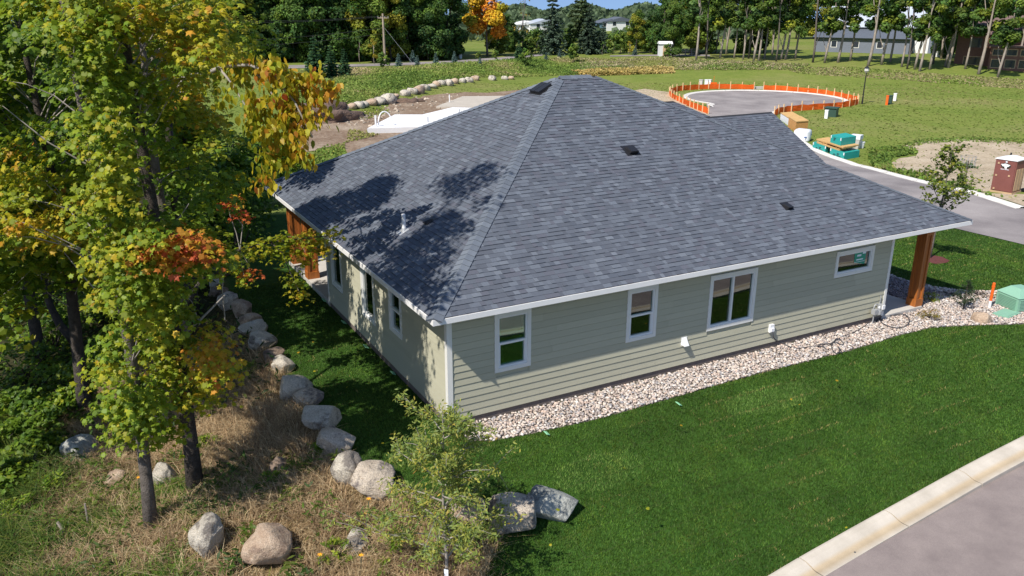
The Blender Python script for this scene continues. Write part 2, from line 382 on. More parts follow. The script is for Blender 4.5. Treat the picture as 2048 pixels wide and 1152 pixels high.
def sheet(name, poly, m, off=.012, step=None, wob=0, kind='structure'):
    """a flat region laid on the terrain, its outline subdivided, filled by ear clipping on a subdivided grid-free polygon"""
    pts = []
    n = len(poly); step = step or 1.0
    for i in range(n):
        a = np.array(poly[i][:2], float); b = np.array(poly[(i+1) % n][:2], float); k = max(1, int(np.linalg.norm(b-a)/step))
        for j in range(k):
            p = a+(b-a)*j/k
            if wob: p = p+rng.normal(0, wob, 2)
            pts.append(p)
    import bmesh
    bm = bmesh.new(); vs = [bm.verts.new((p[0], p[1], 0)) for p in pts]; bm.faces.new(vs)
    bmesh.ops.triangulate(bm, faces=bm.faces[:])
    for v in bm.verts: v.co.z = T1(v.co.x, v.co.y)+off
    if sum(f.normal.z for f in bm.faces) < 0: bmesh.ops.reverse_faces(bm, faces=bm.faces[:])
    me = bpy.data.meshes.new(name); bm.to_mesh(me); bm.free(); me.materials.append(M[m])
    o = link(name, me); o['kind'] = kind; return o
def rots(n, tilt_axis=None):
    a = rng.uniform(0, 2*np.pi, n); R = np.zeros((n, 3, 3)); R[:, 0, 0] = np.cos(a); R[:, 0, 1] = -np.sin(a); R[:, 1, 0] = np.sin(a); R[:, 1, 1] = np.cos(a); R[:, 2, 2] = 1; return R
def frames(nrm):
    """orthonormal frames (columns x,y,z) whose z is nrm, spun at random"""
    nrm = nrm/(np.linalg.norm(nrm, axis=1)[:, None]+1e-9); r = rng.normal(size=nrm.shape)
    x = np.cross(r, nrm); x /= np.linalg.norm(x, axis=1)[:, None]+1e-9; y = np.cross(nrm, x)
    return np.stack([x, y, nrm], axis=2)
def scatter(mb, V, F, pos, R, scale, col):
    n = len(pos); V = np.asarray(V, float); F = np.asarray(F); k = len(V)
    sc = np.asarray(scale, float); sc = sc[:, None] if sc.ndim == 1 else sc
    P = np.einsum('nij,nkj->nki', R, V[None]*sc[:, None, :])+pos[:, None, :]
    FF = F[None]+(np.arange(n)*k)[:, None, None]
    mb.add(P.reshape(-1, 3), FF.reshape(-1, F.shape[1]), np.repeat(col, k, axis=0))
MAPLE = np.array([(0,-.42,0),(.16,-.30,.03),(.44,-.30,-.12),(.30,-.02,.03),(.5,.24,-.18),(.22,.22,.03),(0,.58,-.16),(-.20,.20,.05),(-.52,.20,-.14),(-.28,-.04,.04),(-.40,-.32,-.10),(-.16,-.30,.03)])
MAPLE_F = np.array([list(range(12))])
MAPLE_LO = np.array([(0,-.42,0),(.42,-.3,-.05),(.3,.0,.03),(.5,.25,-.06),(0,.58,-.04),(-.5,.25,-.06),(-.3,0,.03),(-.42,-.3,-.05)]); MAPLE_LO_F = np.array([list(range(8))])
OVAL = np.array([(0,-.55,0),(.3,-.3,.02),(.33,.1,.03),(0,.62,-.08),(-.33,.1,.03),(-.3,-.3,.02)]); OVAL_F = np.array([list(range(6))])
SLIM = np.array([(0,-.5,0),(.17,-.1,.02),(.12,.25,.01),(0,.6,-.06),(-.12,.25,.01),(-.17,-.1,.02)]); SLIM_F = OVAL_F
CARD = np.array([(-.45,-.35,0),(.1,-.5,.05),(.5,-.1,-.04),(.25,.45,.05),(-.3,.4,-.05)]); CARD_F = np.array([list(range(5))])
def ico(sub):
    import bmesh
    bm = bmesh.new(); bmesh.ops.create_icosphere(bm, subdivisions=sub, radius=1)
    V = np.array([v.co[:] for v in bm.verts]); F = np.array([[v.index for v in f.verts] for f in bm.faces]); bm.free(); return V, F
ICO = {i: ico(i) for i in (1, 2, 3, 4)}
def lump(V, seed, amp=.25, freq=1.3, flat=.0):
    from mathutils import noise as mn
    o = Vector((seed*13.7, seed*7.1, seed*3.3)); r = np.empty(len(V))
    for i, v in enumerate(V):
        p = Vector(v)*freq+o; r[i] = 1+amp*mn.noise(p)+amp*.45*mn.noise(p*2.3)+amp*.2*mn.noise(p*5.1)
    return V*r[:, None]
# ================================================================== GROUND
def build_ground():
    rad = np.concatenate([np.linspace(.5, 8, 8), np.geomspace(9, 60, 150), np.geomspace(61.5, 180, 60), np.geomspace(190, 3500, 34)])
    ang = np.concatenate([np.radians(np.linspace(-8, 66, 300)), np.radians(np.linspace(68, 350, 70))])
    A, Rr = np.meshgrid(ang, rad); x = CP[0]+Rr*np.sin(A); y = CP[1]+Rr*np.cos(A)
    xf, yf = x.ravel(), y.ravel(); z = T(xf, yf); s = sdist(xf, yf); df, lf = dfl(xf, yf)
    lawn = ((xf > -6) & (xf < 36) & (yf > -14) & (yf < 24) & (df < 54)).astype(float)*(s < .15)
    dry = ss(-.05, .25, s)*(df < 60)
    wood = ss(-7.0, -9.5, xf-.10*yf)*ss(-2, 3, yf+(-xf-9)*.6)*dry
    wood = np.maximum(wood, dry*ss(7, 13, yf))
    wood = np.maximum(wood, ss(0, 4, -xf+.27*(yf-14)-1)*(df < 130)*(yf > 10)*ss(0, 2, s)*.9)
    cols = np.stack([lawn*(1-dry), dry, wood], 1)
    n, m = A.shape; i = np.arange(n*m).reshape(n, m); j = np.roll(i, -1, axis=1)
    F = np.stack([i[:-1].ravel(), i[1:].ravel(), j[1:].ravel(), j[:-1].ravel()], 1)[:, ::-1]
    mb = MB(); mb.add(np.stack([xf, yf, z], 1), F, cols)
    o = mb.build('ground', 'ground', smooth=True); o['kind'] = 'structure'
    return o
build_ground()

# near road and its rolled curb (foreground)
_cb = [tuple(at(*p)[:2]) for p in ((1544, 1152), (1665, 1082), (1808, 1003.6), (1933, 934), (2048, 876))]
_d0 = np.array(_cb[0])-np.array(_cb[1]); _d1 = np.array(_cb[4])-np.array(_cb[3])
CURBO = [tuple(np.array(_cb[0])+_d0*4+np.array([0, -.5])), tuple(np.array(_cb[0])+_d0*2+np.array([0, -.12]))]+_cb+[tuple(np.array(_cb[4])+_d1*1.3), (19, _cb[4][1]+.2), (23.0, -4.9), (26.5, -3.0), (29.5, -.2)]
def offs(P, d):
    P = np.asarray(P, float); t = np.gradient(P, axis=0); t /= np.linalg.norm(t, axis=1)[:, None]
    return P+np.stack([t[:, 1], -t[:, 0]], 1)*d
def smooth_line(P, step):
    P = np.asarray(P, float)
    for _ in range(3):
        Q = [P[0]]
        for a, b in zip(P[:-1], P[1:]): Q += [a*.75+b*.25, a*.25+b*.75]
        Q.append(P[-1]); P = np.array(Q)
    L = np.concatenate([[0], np.cumsum(np.linalg.norm(np.diff(P, axis=0), axis=1))]); k = max(2, int(L[-1]/step)+1)
    t = np.linspace(0, L[-1], k); return np.stack([np.interp(t, L, P[:, i]) for i in range(P.shape[1])], 1)
CO = smooth_line(CURBO, .30)
def curb(CO, side, name, seglen, wdt=.62, prof=None):
    """rolled curb: segments with dark joints, each a piece of its own"""
    root = MB(); L = np.concatenate([[0], np.cumsum(np.linalg.norm(np.diff(CO, axis=0), axis=1))])
    prof = prof or [(0, -.10), (0, .085), (.05, .10), (.18, .095), (.30, .055), (.38, .024), (.46, .013), (wdt, .018), (wdt, -.14)]
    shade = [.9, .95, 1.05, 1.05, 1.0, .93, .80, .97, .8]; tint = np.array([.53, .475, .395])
    nseg = max(1, int(round(L[-1]/seglen))); parent = None; made = []
    for sgi in range(nseg):
        a, b = L[-1]*sgi/nseg+.016, L[-1]*(sgi+1)/nseg-.016
        ts = np.unique(np.concatenate([[a], L[(L > a) & (L < b)], [b]])); P = np.stack([np.interp(ts, L, CO[:, i]) for i in (0, 1)], 1)
        P2 = np.stack([np.interp(ts+.02, L, CO[:, i]) for i in (0, 1)], 1)-np.stack([np.interp(ts-.02, L, CO[:, i]) for i in (0, 1)], 1)
        P2 /= np.linalg.norm(P2, axis=1)[:, None]; nrm = np.stack([P2[:, 1], -P2[:, 0]], 1)*side
        V = []; Cc = []
        for p, q in zip(P, nrm):
            z = T1(*p)
            for (d, h), s_ in zip(prof, shade):
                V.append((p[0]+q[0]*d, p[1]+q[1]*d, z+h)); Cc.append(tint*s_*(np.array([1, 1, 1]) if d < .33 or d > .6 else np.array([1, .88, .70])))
        k = len(prof); F = [(i*k+j, i*k+j+1, (i+1)*k+j+1, (i+1)*k+j) for i in range(len(P)-1) for j in range(k-1)]
        F += [tuple(range(k)), tuple((len(P)-1)*k+j for j in range(k))[::-1]]
        if side < 0: F = [f[::-1] for f in F]
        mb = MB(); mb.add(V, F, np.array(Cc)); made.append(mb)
    base = MB(); pts = smooth_line(CO, 1.0); d0, d1 = .01, wdt-.01
    t = np.gradient(pts, axis=0); t /= np.linalg.norm(t, axis=1)[:, None]; nr = np.stack([t[:, 1], -t[:, 0]], 1)*side
    V = []
    for p, q in zip(pts, nr):
        z = T1(*p)
        V += [(p[0]+q[0]*d0, p[1]+q[1]*d0, z+.06), (p[0]+q[0]*.38, p[1]+q[1]*.38, z+.006), (p[0]+q[0]*d1, p[1]+q[1]*d1, z+.003)]
    F = [(i*3+j, i*3+j+1, i*3+j+4, i*3+j+3) for i in range(len(pts)-1) for j in (0, 1)]
    if side < 0: F = [f[::-1] for f in F]
    base.add(V, F, (.10, .09, .08)); root = base.build(name, 'curb'); root['kind'] = 'structure'
    for mb in made: mb.build('curb_segment', 'curb', root)
    return root
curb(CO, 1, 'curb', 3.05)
inner = offs(CO, .60)
road_poly = [tuple(p) for p in inner[::2]]+[(30.5, 3), (36, 5), (45, -14), (20, -26), (-8, -26)]
sheet('road', road_poly, 'asphalt_near', .010, 2.0)
# the sod rises a little above the curb, the road sheet sits in front of it

# street to the turning circle
NEAR = smooth_line([tuple(at(2047, 490)[:2]), tuple(at(1960, 469)[:2]), tuple(at(1909, 459)[:2]), (33, 13.5), (35, 19), (40, 26), (44, 33), (48, 42), (53, 50), (57.6, 56.2)], 1.2)
FARE = smooth_line([tuple(at(2048, 418)[:2]), tuple(at(1908, 378)[:2]), tuple(at(1822, 359)[:2]), tuple(at(1728, 332.5)[:2]), tuple(at(1650, 310)[:2]), (54.5, 40), (60, 48), (65.5, 54.6), (68.5, 56.6)], 1.0)
CC, CR = np.array([77.2, 67.6]), 10.6
arc = [(CC[0]+CR*math.cos(t), CC[1]+CR*math.sin(t)) for t in np.radians(np.linspace(-78, 198, 60))]
neckL = [(66.2, 66.5), (64.4, 64.3), (61.5, 61.0)]
street = [tuple(p) for p in NEAR]+[tuple(p) for p in neckL[::-1]]+[tuple(p) for p in arc[::-1]]+[(74, 57.4), (70.5, 57.2)]+[tuple(p) for p in FARE[::-1]]+[tuple(FARE[0]+np.array([-.3, -3]))]
sheet('street', street, 'asphalt_far', .03, 1.0)
ring = smooth_line([tuple(p) for p in FARE]+[(70.5, 57.1), (74, 56.9)]+[(CC[0]+(CR)*math.cos(t), CC[1]+(CR)*math.sin(t)) for t in np.radians(np.linspace(-70, 190, 40))]+[(65.6, 65.6), (64.2, 63.6)], 1.0)
PR2 = [(0, -.12), (0, .10), (.08, .13), (.3, .12), (.42, .05), (.62, .045), (.62, -.12)]
def curb2(line, name, seg):
    prof = [(d-.62, h) for d, h in PR2]
    b = MB(); V = []; t = np.gradient(line, axis=0); t /= np.linalg.norm(t, axis=1)[:, None]; nr = np.stack([-t[:, 1], t[:, 0]], 1)
    V = [(p[0]+q[0]*.3, p[1]+q[1]*.3, T1(*p)-.05) for p, q in zip(line, nr)]+[(p[0]-q[0]*.55, p[1]-q[1]*.55, T1(*p)-.05) for p, q in zip(line, nr)]
    n = len(line); b.add(V, [(i, i+1, n+i+1, n+i) for i in range(n-1)], (.2, .19, .17)); root = b.build(name, 'curb'); root['kind'] = 'structure'
    for a in range(0, n-1, seg):
        e = min(n-1, a+seg); V = []; k = len(prof)
        for i in range(a, e+1):
            p, q = line[i], nr[i]; sh = .02 if i == a else (-.02 if i == e else 0)
            for d, h in prof: V.append((p[0]+q[0]*(d+.5)+t[i][0]*sh, p[1]+q[1]*(d+.5)+t[i][1]*sh, T1(*p)+h))
        m_ = e-a+1; F = [(i*k+j, (i+1)*k+j, (i+1)*k+j+1, i*k+j+1) for i in range(m_-1) for j in range(k-1)]
        MB().add(V, F, (.66, .63, .58)).build('curb_segment', 'curb', root)
curb2(ring, 'street_curb', 5)

# bare ground: sandy lot beyond the street, building site, paths
def pxpoly(P): return [tuple(at(*p)[:2]) for p in P]
sheet('bare_soil_ground', pxpoly([(1745,312),(1765,300),(1850,283),(1930,279),(2048,285),(2140,300),(2150,420),(2048,412),(1985,392),(1955,388),(1935,378),(1895,372),(1868,362),(1850,352),(1835,345),(1790,345),(1780,325),(1800,318),(1830,312),(1835,300),(1780,310)]), 'bare_soil', .035, 1.2, .12)
sheet('building_site_soil', pxpoly([(560,320),(590,245),(650,236),(690,230),(755,222),(800,203),(860,190),(930,184),(975,186),(1035,180),(1110,190),(1100,230),(1000,300),(820,330),(700,330),(690,290),(640,296)]), 'work_soil', .035, 1.5, .25)
sheet('sandy_track_ground', pxpoly([(1225,186),(1290,178),(1345,186),(1350,200),(1420,232),(1380,240),(1330,215)]), 'bare_soil', .04, 1.5, .2)
sheet('far_road', pxpoly([(560,131),(700,129),(800,126),(900,122),(1000,115),(1085,108),(1085,111.5),(1000,121),(900,128.5),(800,131),(700,134),(560,138)]), 'asphalt_far', .05, 3)
sheet('far_path', pxpoly([(1220,111.2),(1330,109.5),(1420,110),(1420,113),(1330,112.5),(1220,113.5)]), 'asphalt_far', .05, 3)

# gravel bed along the wall
BED = [(0.2, -.02), (0.15, -.72), (.6, -.98), (1.4, -1.12), (3.49, -1.28), (6, -1.22), (8.55, -1.17), (12.41, -1.27), (14.6, -1.16), (16.18, -1.2), (17.6, -1.75), (19.1, -2.42), (20.6, -2.75), (22.6, -2.5), (24.2, -1.6), (24.0, -.6), (22.4, -.35), (20.6, .35), (19.9, 1.2), (19.6, 2.4), (19.7, 3.6), (19.5, 8), (17.4, 8), (17.42, .0), (15.4, -.03)]
sheet('gravel_bed_ground', BED, 'gravel_bed', .006, .6)

# concrete slabs of the houses to come
def prism_px(P, h, zoff=0):
    W = [at(*p) for p in P]; return [(q[0], q[1]) for q in W], min(q[2] for q in W)+zoff
def slab_thing(name, label, quad, h, m, extras):
    z = min(T1(*q) for q in quad); r = thing(name, label, 'slab', (quad[0][0], quad[0][1], z)); b = MB()
    n = len(quad); V = [(x, y, z-.2) for x, y in quad]+[(x, y, z+h) for x, y in quad]
    b.add(V, [tuple(range(n))[::-1], tuple(range(n, 2*n))]+[(i, (i+1) % n, n+(i+1) % n, n+i) for i in range(n)]); b.build('pad', m, r); extras(r, z+h); return r
def ex1(r, z):
    p0 = np.array([20.7, 62.8]); MB().cyl((p0[0], p0[1], z), .09, 1.1, 10).build('standpipe', 'white_plastic', r)
    a = np.linspace(0, math.pi, 12); P = [(p0[0]+.5+.6-.75*math.cos(t), p0[1]+.2+.3*math.sin(t), z+.1+1.25*math.sin(t)) for t in a]
    MB().tube(P, .06, 6).build('looped_pipe', 'white_plastic', r)
    for q, h in (((26.6, 63.6), .5), ((31.5, 66.4), .7), ((32.0, 66.9), .45)): MB().cyl((q[0], q[1], z), .06, h, 8).build('stub_pipe', 'grey_metal', r)
q1 = [tuple(at(*p)[:2]) for p in [(735,268),(790,239),(845,239),(905,224)]]
d1 = np.array(q1[3])-np.array(q1[2])
q1 = [q1[0], q1[1], q1[2], q1[3], (44, 66), (34, 52), (27, 56.5), (24.5, 60.6)]
slab_thing('concrete_slab', 'bright white new concrete floor slab with white stub pipes behind the dark roof', q1, .55, 'new_slab', ex1)
q2 = [tuple(at(*p)[:2]) for p in [(872,218),(925,197),(1010,196)]]
q2 = [q2[0], q2[1], q2[2], (52, 80), (44, 70)]
def ex2(r, z): MB().cyl((36.8, 80.6, z), .07, .9, 8).build('stub_pipe', 'white_plastic', r)
slab_thing('concrete_slab', 'sand-coloured older foundation slab with a raised rim beyond the white slab', q2, .3, 'old_slab', ex2)

# ================================================================== HOUSE
HOUSE = thing('house', 'single-storey olive house with charcoal hip roof, white trim and cedar columns', 'house', (0, 0, -.2))
LX, YW, YB, XF, HW = 15.35, 9.62, 14.9, 15.35, 2.76
E0 = .178
# openings: x0,x1,z0,z1 of the outer trim
WR = [(1.22, 2.22, 1.02, 2.56), (5.10, 6.08, 1.05, 2.54), (7.88, 9.61, .84, 2.47), (12.80, 14.48, 1.64, 2.46)]
WL = [(2.89, 3.81, 1.06, 2.50), (5.0, 6.1, .72, 2.55), (8.0, 9.1, .77, 2.50)]
def wall_boxes(mb, x1, ops, put):
    xs = sorted({0, x1, *[o[0]+.06 for o in ops], *[o[1]-.06 for o in ops]}); zs = sorted({0, HW, *[o[2]+.06 for o in ops], *[o[3]-.06 for o in ops]})
    for xa, xb in zip(xs[:-1], xs[1:]):
        for za, zb in zip(zs[:-1], zs[1:]):
            mx, mz = (xa+xb)/2, (za+zb)/2
            if any(o[0]+.06 < mx < o[1]-.06 and o[2]+.06 < mz < o[3]-.06 for o in ops): continue
            put(mb, xa, xb, za, zb)
rw = MB(); wall_boxes(rw, LX, WR, lambda m, a, b, p, q: m.box((a, .02, p), (b, .16, q))); wallR = rw.build('wall', 'siding', HOUSE); wallR['label'] = 'wall along the gravel bed with four windows'
lw = MB(); wall_boxes(lw, YW, WL, lambda m, a, b, p, q: m.box((.02, a+(.17 if a == 0 else 0), p), (.16, b, q))); wallL = lw.build('wall', 'siding', HOUSE); wallL['label'] = 'wall facing the boulders, dappled by leaf shade'
hb = MB().box((0.16, YW-.14, 0), (3.4, YW, HW)).box((3.26, YW, 0), (3.4, YB, HW)).box((3.4, YB-.14, 0), (XF, YB, HW)).box((XF-.14, .17, 0), (XF, YB-.14, HW)); hb.build('wall', 'siding', HOUSE)
inn = MB().box((.17, .17, -.02), (XF-.15, YW-.15, .02)).box((.17, 4.2, .02), (XF-.15, 4.3, 2.72)).box((4.3, .17, .02), (4.4, 4.2, 2.72)).box((.17, .17, 2.73), (XF-.15, YB-.15, 2.76)); inn.build('interior', 'interior', HOUSE)
MB().box((.015, .015, -.45), (LX-.01, .3, -.005)).box((.015, .3, -.45), (.3, YW-.01, -.005)).build('foundation', 'foundation', HOUSE)
# lap siding: every board its own piece (unit mesh shared, scaled)
def plank_mesh(axis):
    b = MB(); t0, t1 = -.022, -.006
    if axis == 'x': V = [(0, t0, .005), (1, t0, .005), (1, .019, .005), (0, .019, .005), (0, t1, E0-.007), (1, t1, E0-.007), (1, .019, E0-.007), (0, .019, E0-.007)]
    else: V = [(t0, 0, .005), (.019, 0, .005), (.019, 1, .005), (t0, 1, .005), (t1, 0, E0-.007), (.019, 0, E0-.007), (.019, 1, E0-.007), (t1, 1, E0-.007)]
    b.add(V, [(0,3,2,1),(4,5,6,7),(0,1,5,4),(1,2,6,5),(2,3,7,6),(3,0,4,7)]); o = b.build('plank', 'siding'); me = o.data; bpy.data.objects.remove(o); return me
def planks(parent, axis, length, ops):
    me = plank_mesh(axis); k = 0
    while k*E0 < HW-.02:
        z = k*E0; cuts = [.10]; x = rng.uniform(1.2, 3.4)
        while x < length-.4: cuts.append(x); x += 3.66
        cuts.append(length-.06); segs = []
        for a, b in zip(cuts[:-1], cuts[1:]):
            iv = [(a, b)]
            for o in ops:
                if o[2]-.01 < z+E0*.5 < o[3]+.01 or (o[2] < z+E0-.02 and o[3] > z+.02):
                    nv = []
                    for p, q in iv:
                        if q <= o[0]+.03 or p >= o[1]-.03: nv.append((p, q)); continue
                        if p < o[0]+.03: nv.append((p, o[0]+.03))
                        if q > o[1]-.03: nv.append((o[1]-.03, q))
                    iv = nv
            segs += iv
        for p, q in segs:
            if q-p < .02: continue
            ob = link('plank', me, parent)
            zs = min(1.0, (HW-z)/E0)
            if axis == 'x': ob.location = (p+.0015, 0, z); ob.scale = (q-p-.003, 1, zs)
            else: ob.location = (0, p+.0015, z); ob.scale = (1, q-p-.003, zs)
        k += 1
planks(wallR, 'x', LX, WR); planks(wallL, 'y', YW, WL)
# corner boards
MB().box((-.032, -.034, -.02), (.10, -.004, HW-.02)).box((-.034, -.0035, -.02), (-.004, .10, HW-.02)).box((-.0035, -.0035, -.02), (.03, .03, HW-.02)).build('corner_board', 'white_trim', HOUSE)
MB().box((LX-.08, -.032, -.02), (LX+.025, .012, HW-.02)).box((LX+.001, .013, -.02), (LX+.027, .12, HW-.02)).build('corner_board', 'white_trim', HOUSE)
MB().box((-.032, YW-.075, -.02), (.012, YW+.02, HW-.02)).box((.013, YW+.001, -.02), (.12, YW+.024, HW-.02)).build('corner_board', 'white_trim', HOUSE)
# windows: frame > trim boards, sash, pane
def window(wall, o, kind):
    a, b, z0, z1 = o; tw = .095
    def bx(mb, u0, u1, w0, w1, d0, d1):     # u along the wall, d = depth outwards(-)
        if wall == 'R': return mb.box((u0, d0, w0), (u1, d1, w1))
        return mb.box((d0, u0, w0), (d1, u1, w1))
    fr = MB()
    bx(fr, a, a+tw, z0+.001, z1, -.036, .03); bx(fr, b-tw, b, z0+.001, z1, -.036, .03)
    bx(fr, a+tw+.001, b-tw-.001, z1-tw-.02, z1-.001, -.038, .03); bx(fr, a+tw+.001, b-tw-.001, z0, z0+tw+.01, -.038, .03)
    W = fr.build('window', 'white_trim', HOUSE)
    ia, ib, iz0, iz1 = a+tw, b-tw, z0+tw+.01, z1-tw-.02
    s = MB(); f = .042
    bx(s, ia-.01, ia+f, iz0-.01, iz1+.01, -.012, .09); bx(s, ib-f, ib+.01, iz0-.01, iz1+.01, -.012, .09)
    bx(s, ia+f+.001, ib-f-.001, iz0-.01, iz0+f, -.010, .088); bx(s, ia+f+.001, ib-f-.001, iz1-f, iz1+.01, -.010, .088)
    s.build('sash', 'vinyl', W)
    j = MB(); bx(j, ia, ia+.03, iz0, iz1, .091, .19); bx(j, ib-.03, ib, iz0, iz1, .091, .19); bx(j, ia+.031, ib-.031, iz0, iz0+.03, .092, .188); j.build('jamb', 'vinyl', W)
    gl = []
    if kind == 'hung':
        mz = iz0+(iz1-iz0)*.47; m_ = MB(); bx(m_, ia+f, ib-f, mz-.025, mz+.025, -.018, .06); m_.build('meeting_rail', 'vinyl', W)
        l2 = MB(); bx(l2, ia+f+.001, ia+f+.03, iz0+f+.001, mz-.026, .0, .05); l2.build('stile', 'vinyl', W); l2 = MB(); bx(l2, ib-f-.03, ib-f-.001, iz0+f+.001, mz-.026, .0, .05); l2.build('stile', 'vinyl', W)
        gl = [(ia+f, ib-f, iz0+f, mz-.025, .045), (ia+f, ib-f, mz+.025, iz1-f, .035)]
    elif kind == 'slide':
        mx = (ia+ib)/2; m_ = MB(); bx(m_, mx-.03, mx+.03, iz0+f, iz1-f, -.016, .06); m_.build('meeting_rail', 'vinyl', W)
        gl = [(ia+f, mx-.03, iz0+f, iz1-f, .045), (mx+.03, ib-f, iz0+f, iz1-f, .035)]
    else: gl = [(ia+f, ib-f, iz0+f, iz1-f, .04)]
    for u0, u1, w0, w1, d in gl:
        g = MB(); bx(g, u0-.01, u1+.01, w0-.01, w1+.01, d, d+.006); g.build('pane', 'glass', W)
    return W, (ia, ib, iz0, iz1)
for o, k in zip(WR, ('hung', 'hung', 'slide', 'fixed')): lastw, li = window('R', o, k)
u0 = li[0]+(li[1]-li[0])*.52; z_ = li[3]-.06
st = MB().add([(u0, .0395-.004, z_), (u0+.52, .0395-.004, z_+.02), (u0+.50, .0395-.004, z_-.40), (u0+.02, .0395-.004, z_-.30)], [(0, 3, 2, 1)]); st.build('sticker', 'sticker', lastw)
st2 = MB().box((u0+.12, .032, z_-.12), (u0+.30, .034, z_-.06)).box((u0+.36, .032, z_-.06), (u0+.5, .034, z_+.005)).box((u0+.1, .032, z_-.24), (u0+.4, .0335, z_-.20)).box((u0+.02, .032, z_-.30), (u0+.48, .0335, z_-.285)); st2.build('sticker_print', 'paper', lastw)
for o, k in zip(WL, ('hung', 'fixed', 'fixed')): window('L', o, k)

# roof
OV = .57; X0, X1, Y0, Y1, ZE = -OV, 18.27, -OV, 15.46, 2.915
RIDGE = (7.53, 8.86, 7.48, 7.19)
mF = (RIDGE[3]-ZE)/(RIDGE[2]-Y0); mL = (RIDGE[3]-ZE)/(RIDGE[0]-X0)
PA, PB = np.array([RIDGE[0], RIDGE[2], RIDGE[3]]), np.array([RIDGE[1], RIDGE[2], RIDGE[3]])
cA, cB, cC, cD = [np.array(p) for p in ((X0, Y0, ZE), (X1, Y0, ZE), (X1, Y1, ZE), (X0, Y1, ZE))]
W2 = dict(y=10.7, z=4.985, x=20.5); w2e = W2['y']-(W2['z']-ZE)/mF
W1p = onw = None
def onYw(px, py, Y):
    d = ray(px, py); return CP+d*(Y-CP[1])/d[1]
p1 = onYw(1346, 202, 12.6)
roof = MB()
roof.add([cA, cB, cC, cD, PA, PB], [(0, 1, 5, 4), (3, 0, 4), (1, 2, 5), (2, 3, 4, 5)])
x2 = W2['x']
roof.add([(9, W2['y'], W2['z']), (x2, W2['y'], W2['z']), (x2, w2e, ZE), (9, w2e, ZE), (x2, 2*W2['y']-w2e, ZE), (9, 2*W2['y']-w2e, ZE)], [(0, 3, 2, 1), (0, 1, 4, 5)])
hz = p1[2]-ZE
roof.add([(9, p1[1], p1[2]), (p1[0], p1[1], p1[2]), (p1[0]+hz/mF, p1[1]-hz/mF, ZE), (9, p1[1]-hz/mF, ZE), (p1[0]+hz/mF, p1[1]+hz/mF, ZE), (9, p1[1]+hz/mF, ZE)], [(0, 3, 2, 1), (1, 2, 4), (0, 1, 4, 5)])
ROOF = roof.build('roof', 'shingle', HOUSE)
ca = ROOF.data.color_attributes['Col']
ca.data.foreach_set('color', np.tile([.03, .032, .038, 1.0], len(ROOF.data.vertices)).astype(np.float32))
# fascia, soffit
fa = MB(); t = .03
fa.box((X0-t, Y0-t, ZE-.135), (X1+t, Y0, ZE-.006)); fa.box((X0-t, Y0+.001, ZE-.135), (X0, Y1+t, ZE-.006)); fa.box((X1, Y0+.001, ZE-.135), (X1+t, w2e-.3, ZE-.006)); fa.box((X0+.001, Y1, ZE-.135), (X1+t, Y1+t, ZE-.006)); fa.build('fascia', 'fascia_white', HOUSE)
MB().box((X0+.001, Y0+.001, ZE-.145), (X1-.001, 0.0, ZE-.137)).box((X0+.001, .001, ZE-.145), (0.0, Y1-.001, ZE-.137)).box((.001, YB+.001, ZE-.145), (X1-.001, Y1-.001, ZE-.137)).build('soffit', 'soffit', HOUSE)
MB().box((XF+.001, .001, ZE-.145), (X1-.001, YB, ZE-.137)).box((.02, YW+.03, ZE-.145), (3.25, YB, ZE-.137)).build('porch_ceiling', 'cedar', HOUSE)
MB().box((.04, YW+.05, ZE-.40), (.30, YB-.02, ZE-.147)).box((.31, YB-.28, ZE-.40), (3.2, YB-.02, ZE-.147)).build('porch_beam', 'cedar', HOUSE)
MB().box((XF+.06, .04, ZE-.36), (17.45, .30, ZE-.147)).box((17.18, .31, ZE-.36), (17.45, 7.0, ZE-.147)).build('porch_beam', 'cedar', HOUSE)
gab = MB().add([(x2-.5, w2e+.5, ZE-.1), (x2-.5, 2*W2['y']-w2e-.5, ZE-.1), (x2-.5, W2['y'], W2['z']-.15), (x2-.5, w2e+.5, 0), (x2-.5, 2*W2['y']-w2e-.5, 0)], [(3, 4, 1, 0), (0, 1, 2)]); gab.box((15.4, w2e+.5, 0), (x2-.5, w2e+.62, ZE-.1)); gab.build('gable_wall', 'siding', HOUSE)
MB().box((15.36, .0, -.42), (17.35, 7, -.06)).build('porch_slab', 'concrete', HOUSE)
MB().box((.0, YW+.03, -.42), (3.25, YB+.1, -.03)).build('porch_slab', 'concrete', HOUSE)
# columns: tapered boxed cedar posts with plinth, corner stiles and recessed panels
def column(x, y, z0, wx, wy, h):
    b = MB().box((x+.035, y+.035, z0), (x+wx-.035, y+wy-.035, h)); C_ = b.build('column', 'cedar', HOUSE)
    pl = MB().box((x-.012, y-.012, z0), (x+wx+.012, y+wy+.012, z0+.26)); pl.build('plinth', 'cedar', C_)
    s = .085
    for (u, v) in ((0, 0), (wx-s, 0), (0, wy-s), (wx-s, wy-s)): MB().box((x+u, y+v, z0+.262), (x+u+s, y+v+s, h-.16)).build('stile', 'cedar', C_)
    MB().box((x-.008, y-.008, h-.158), (x+wx+.008, y+wy+.008, h)).build('cap', 'cedar', C_)
    return C_
column(17.06, .06, -.06, .34, .34, ZE-.362); column(.02, 12.3, -.03, .40, .40, ZE-.402); column(.02, 14.4, -.03, .40, .40, ZE-.402)

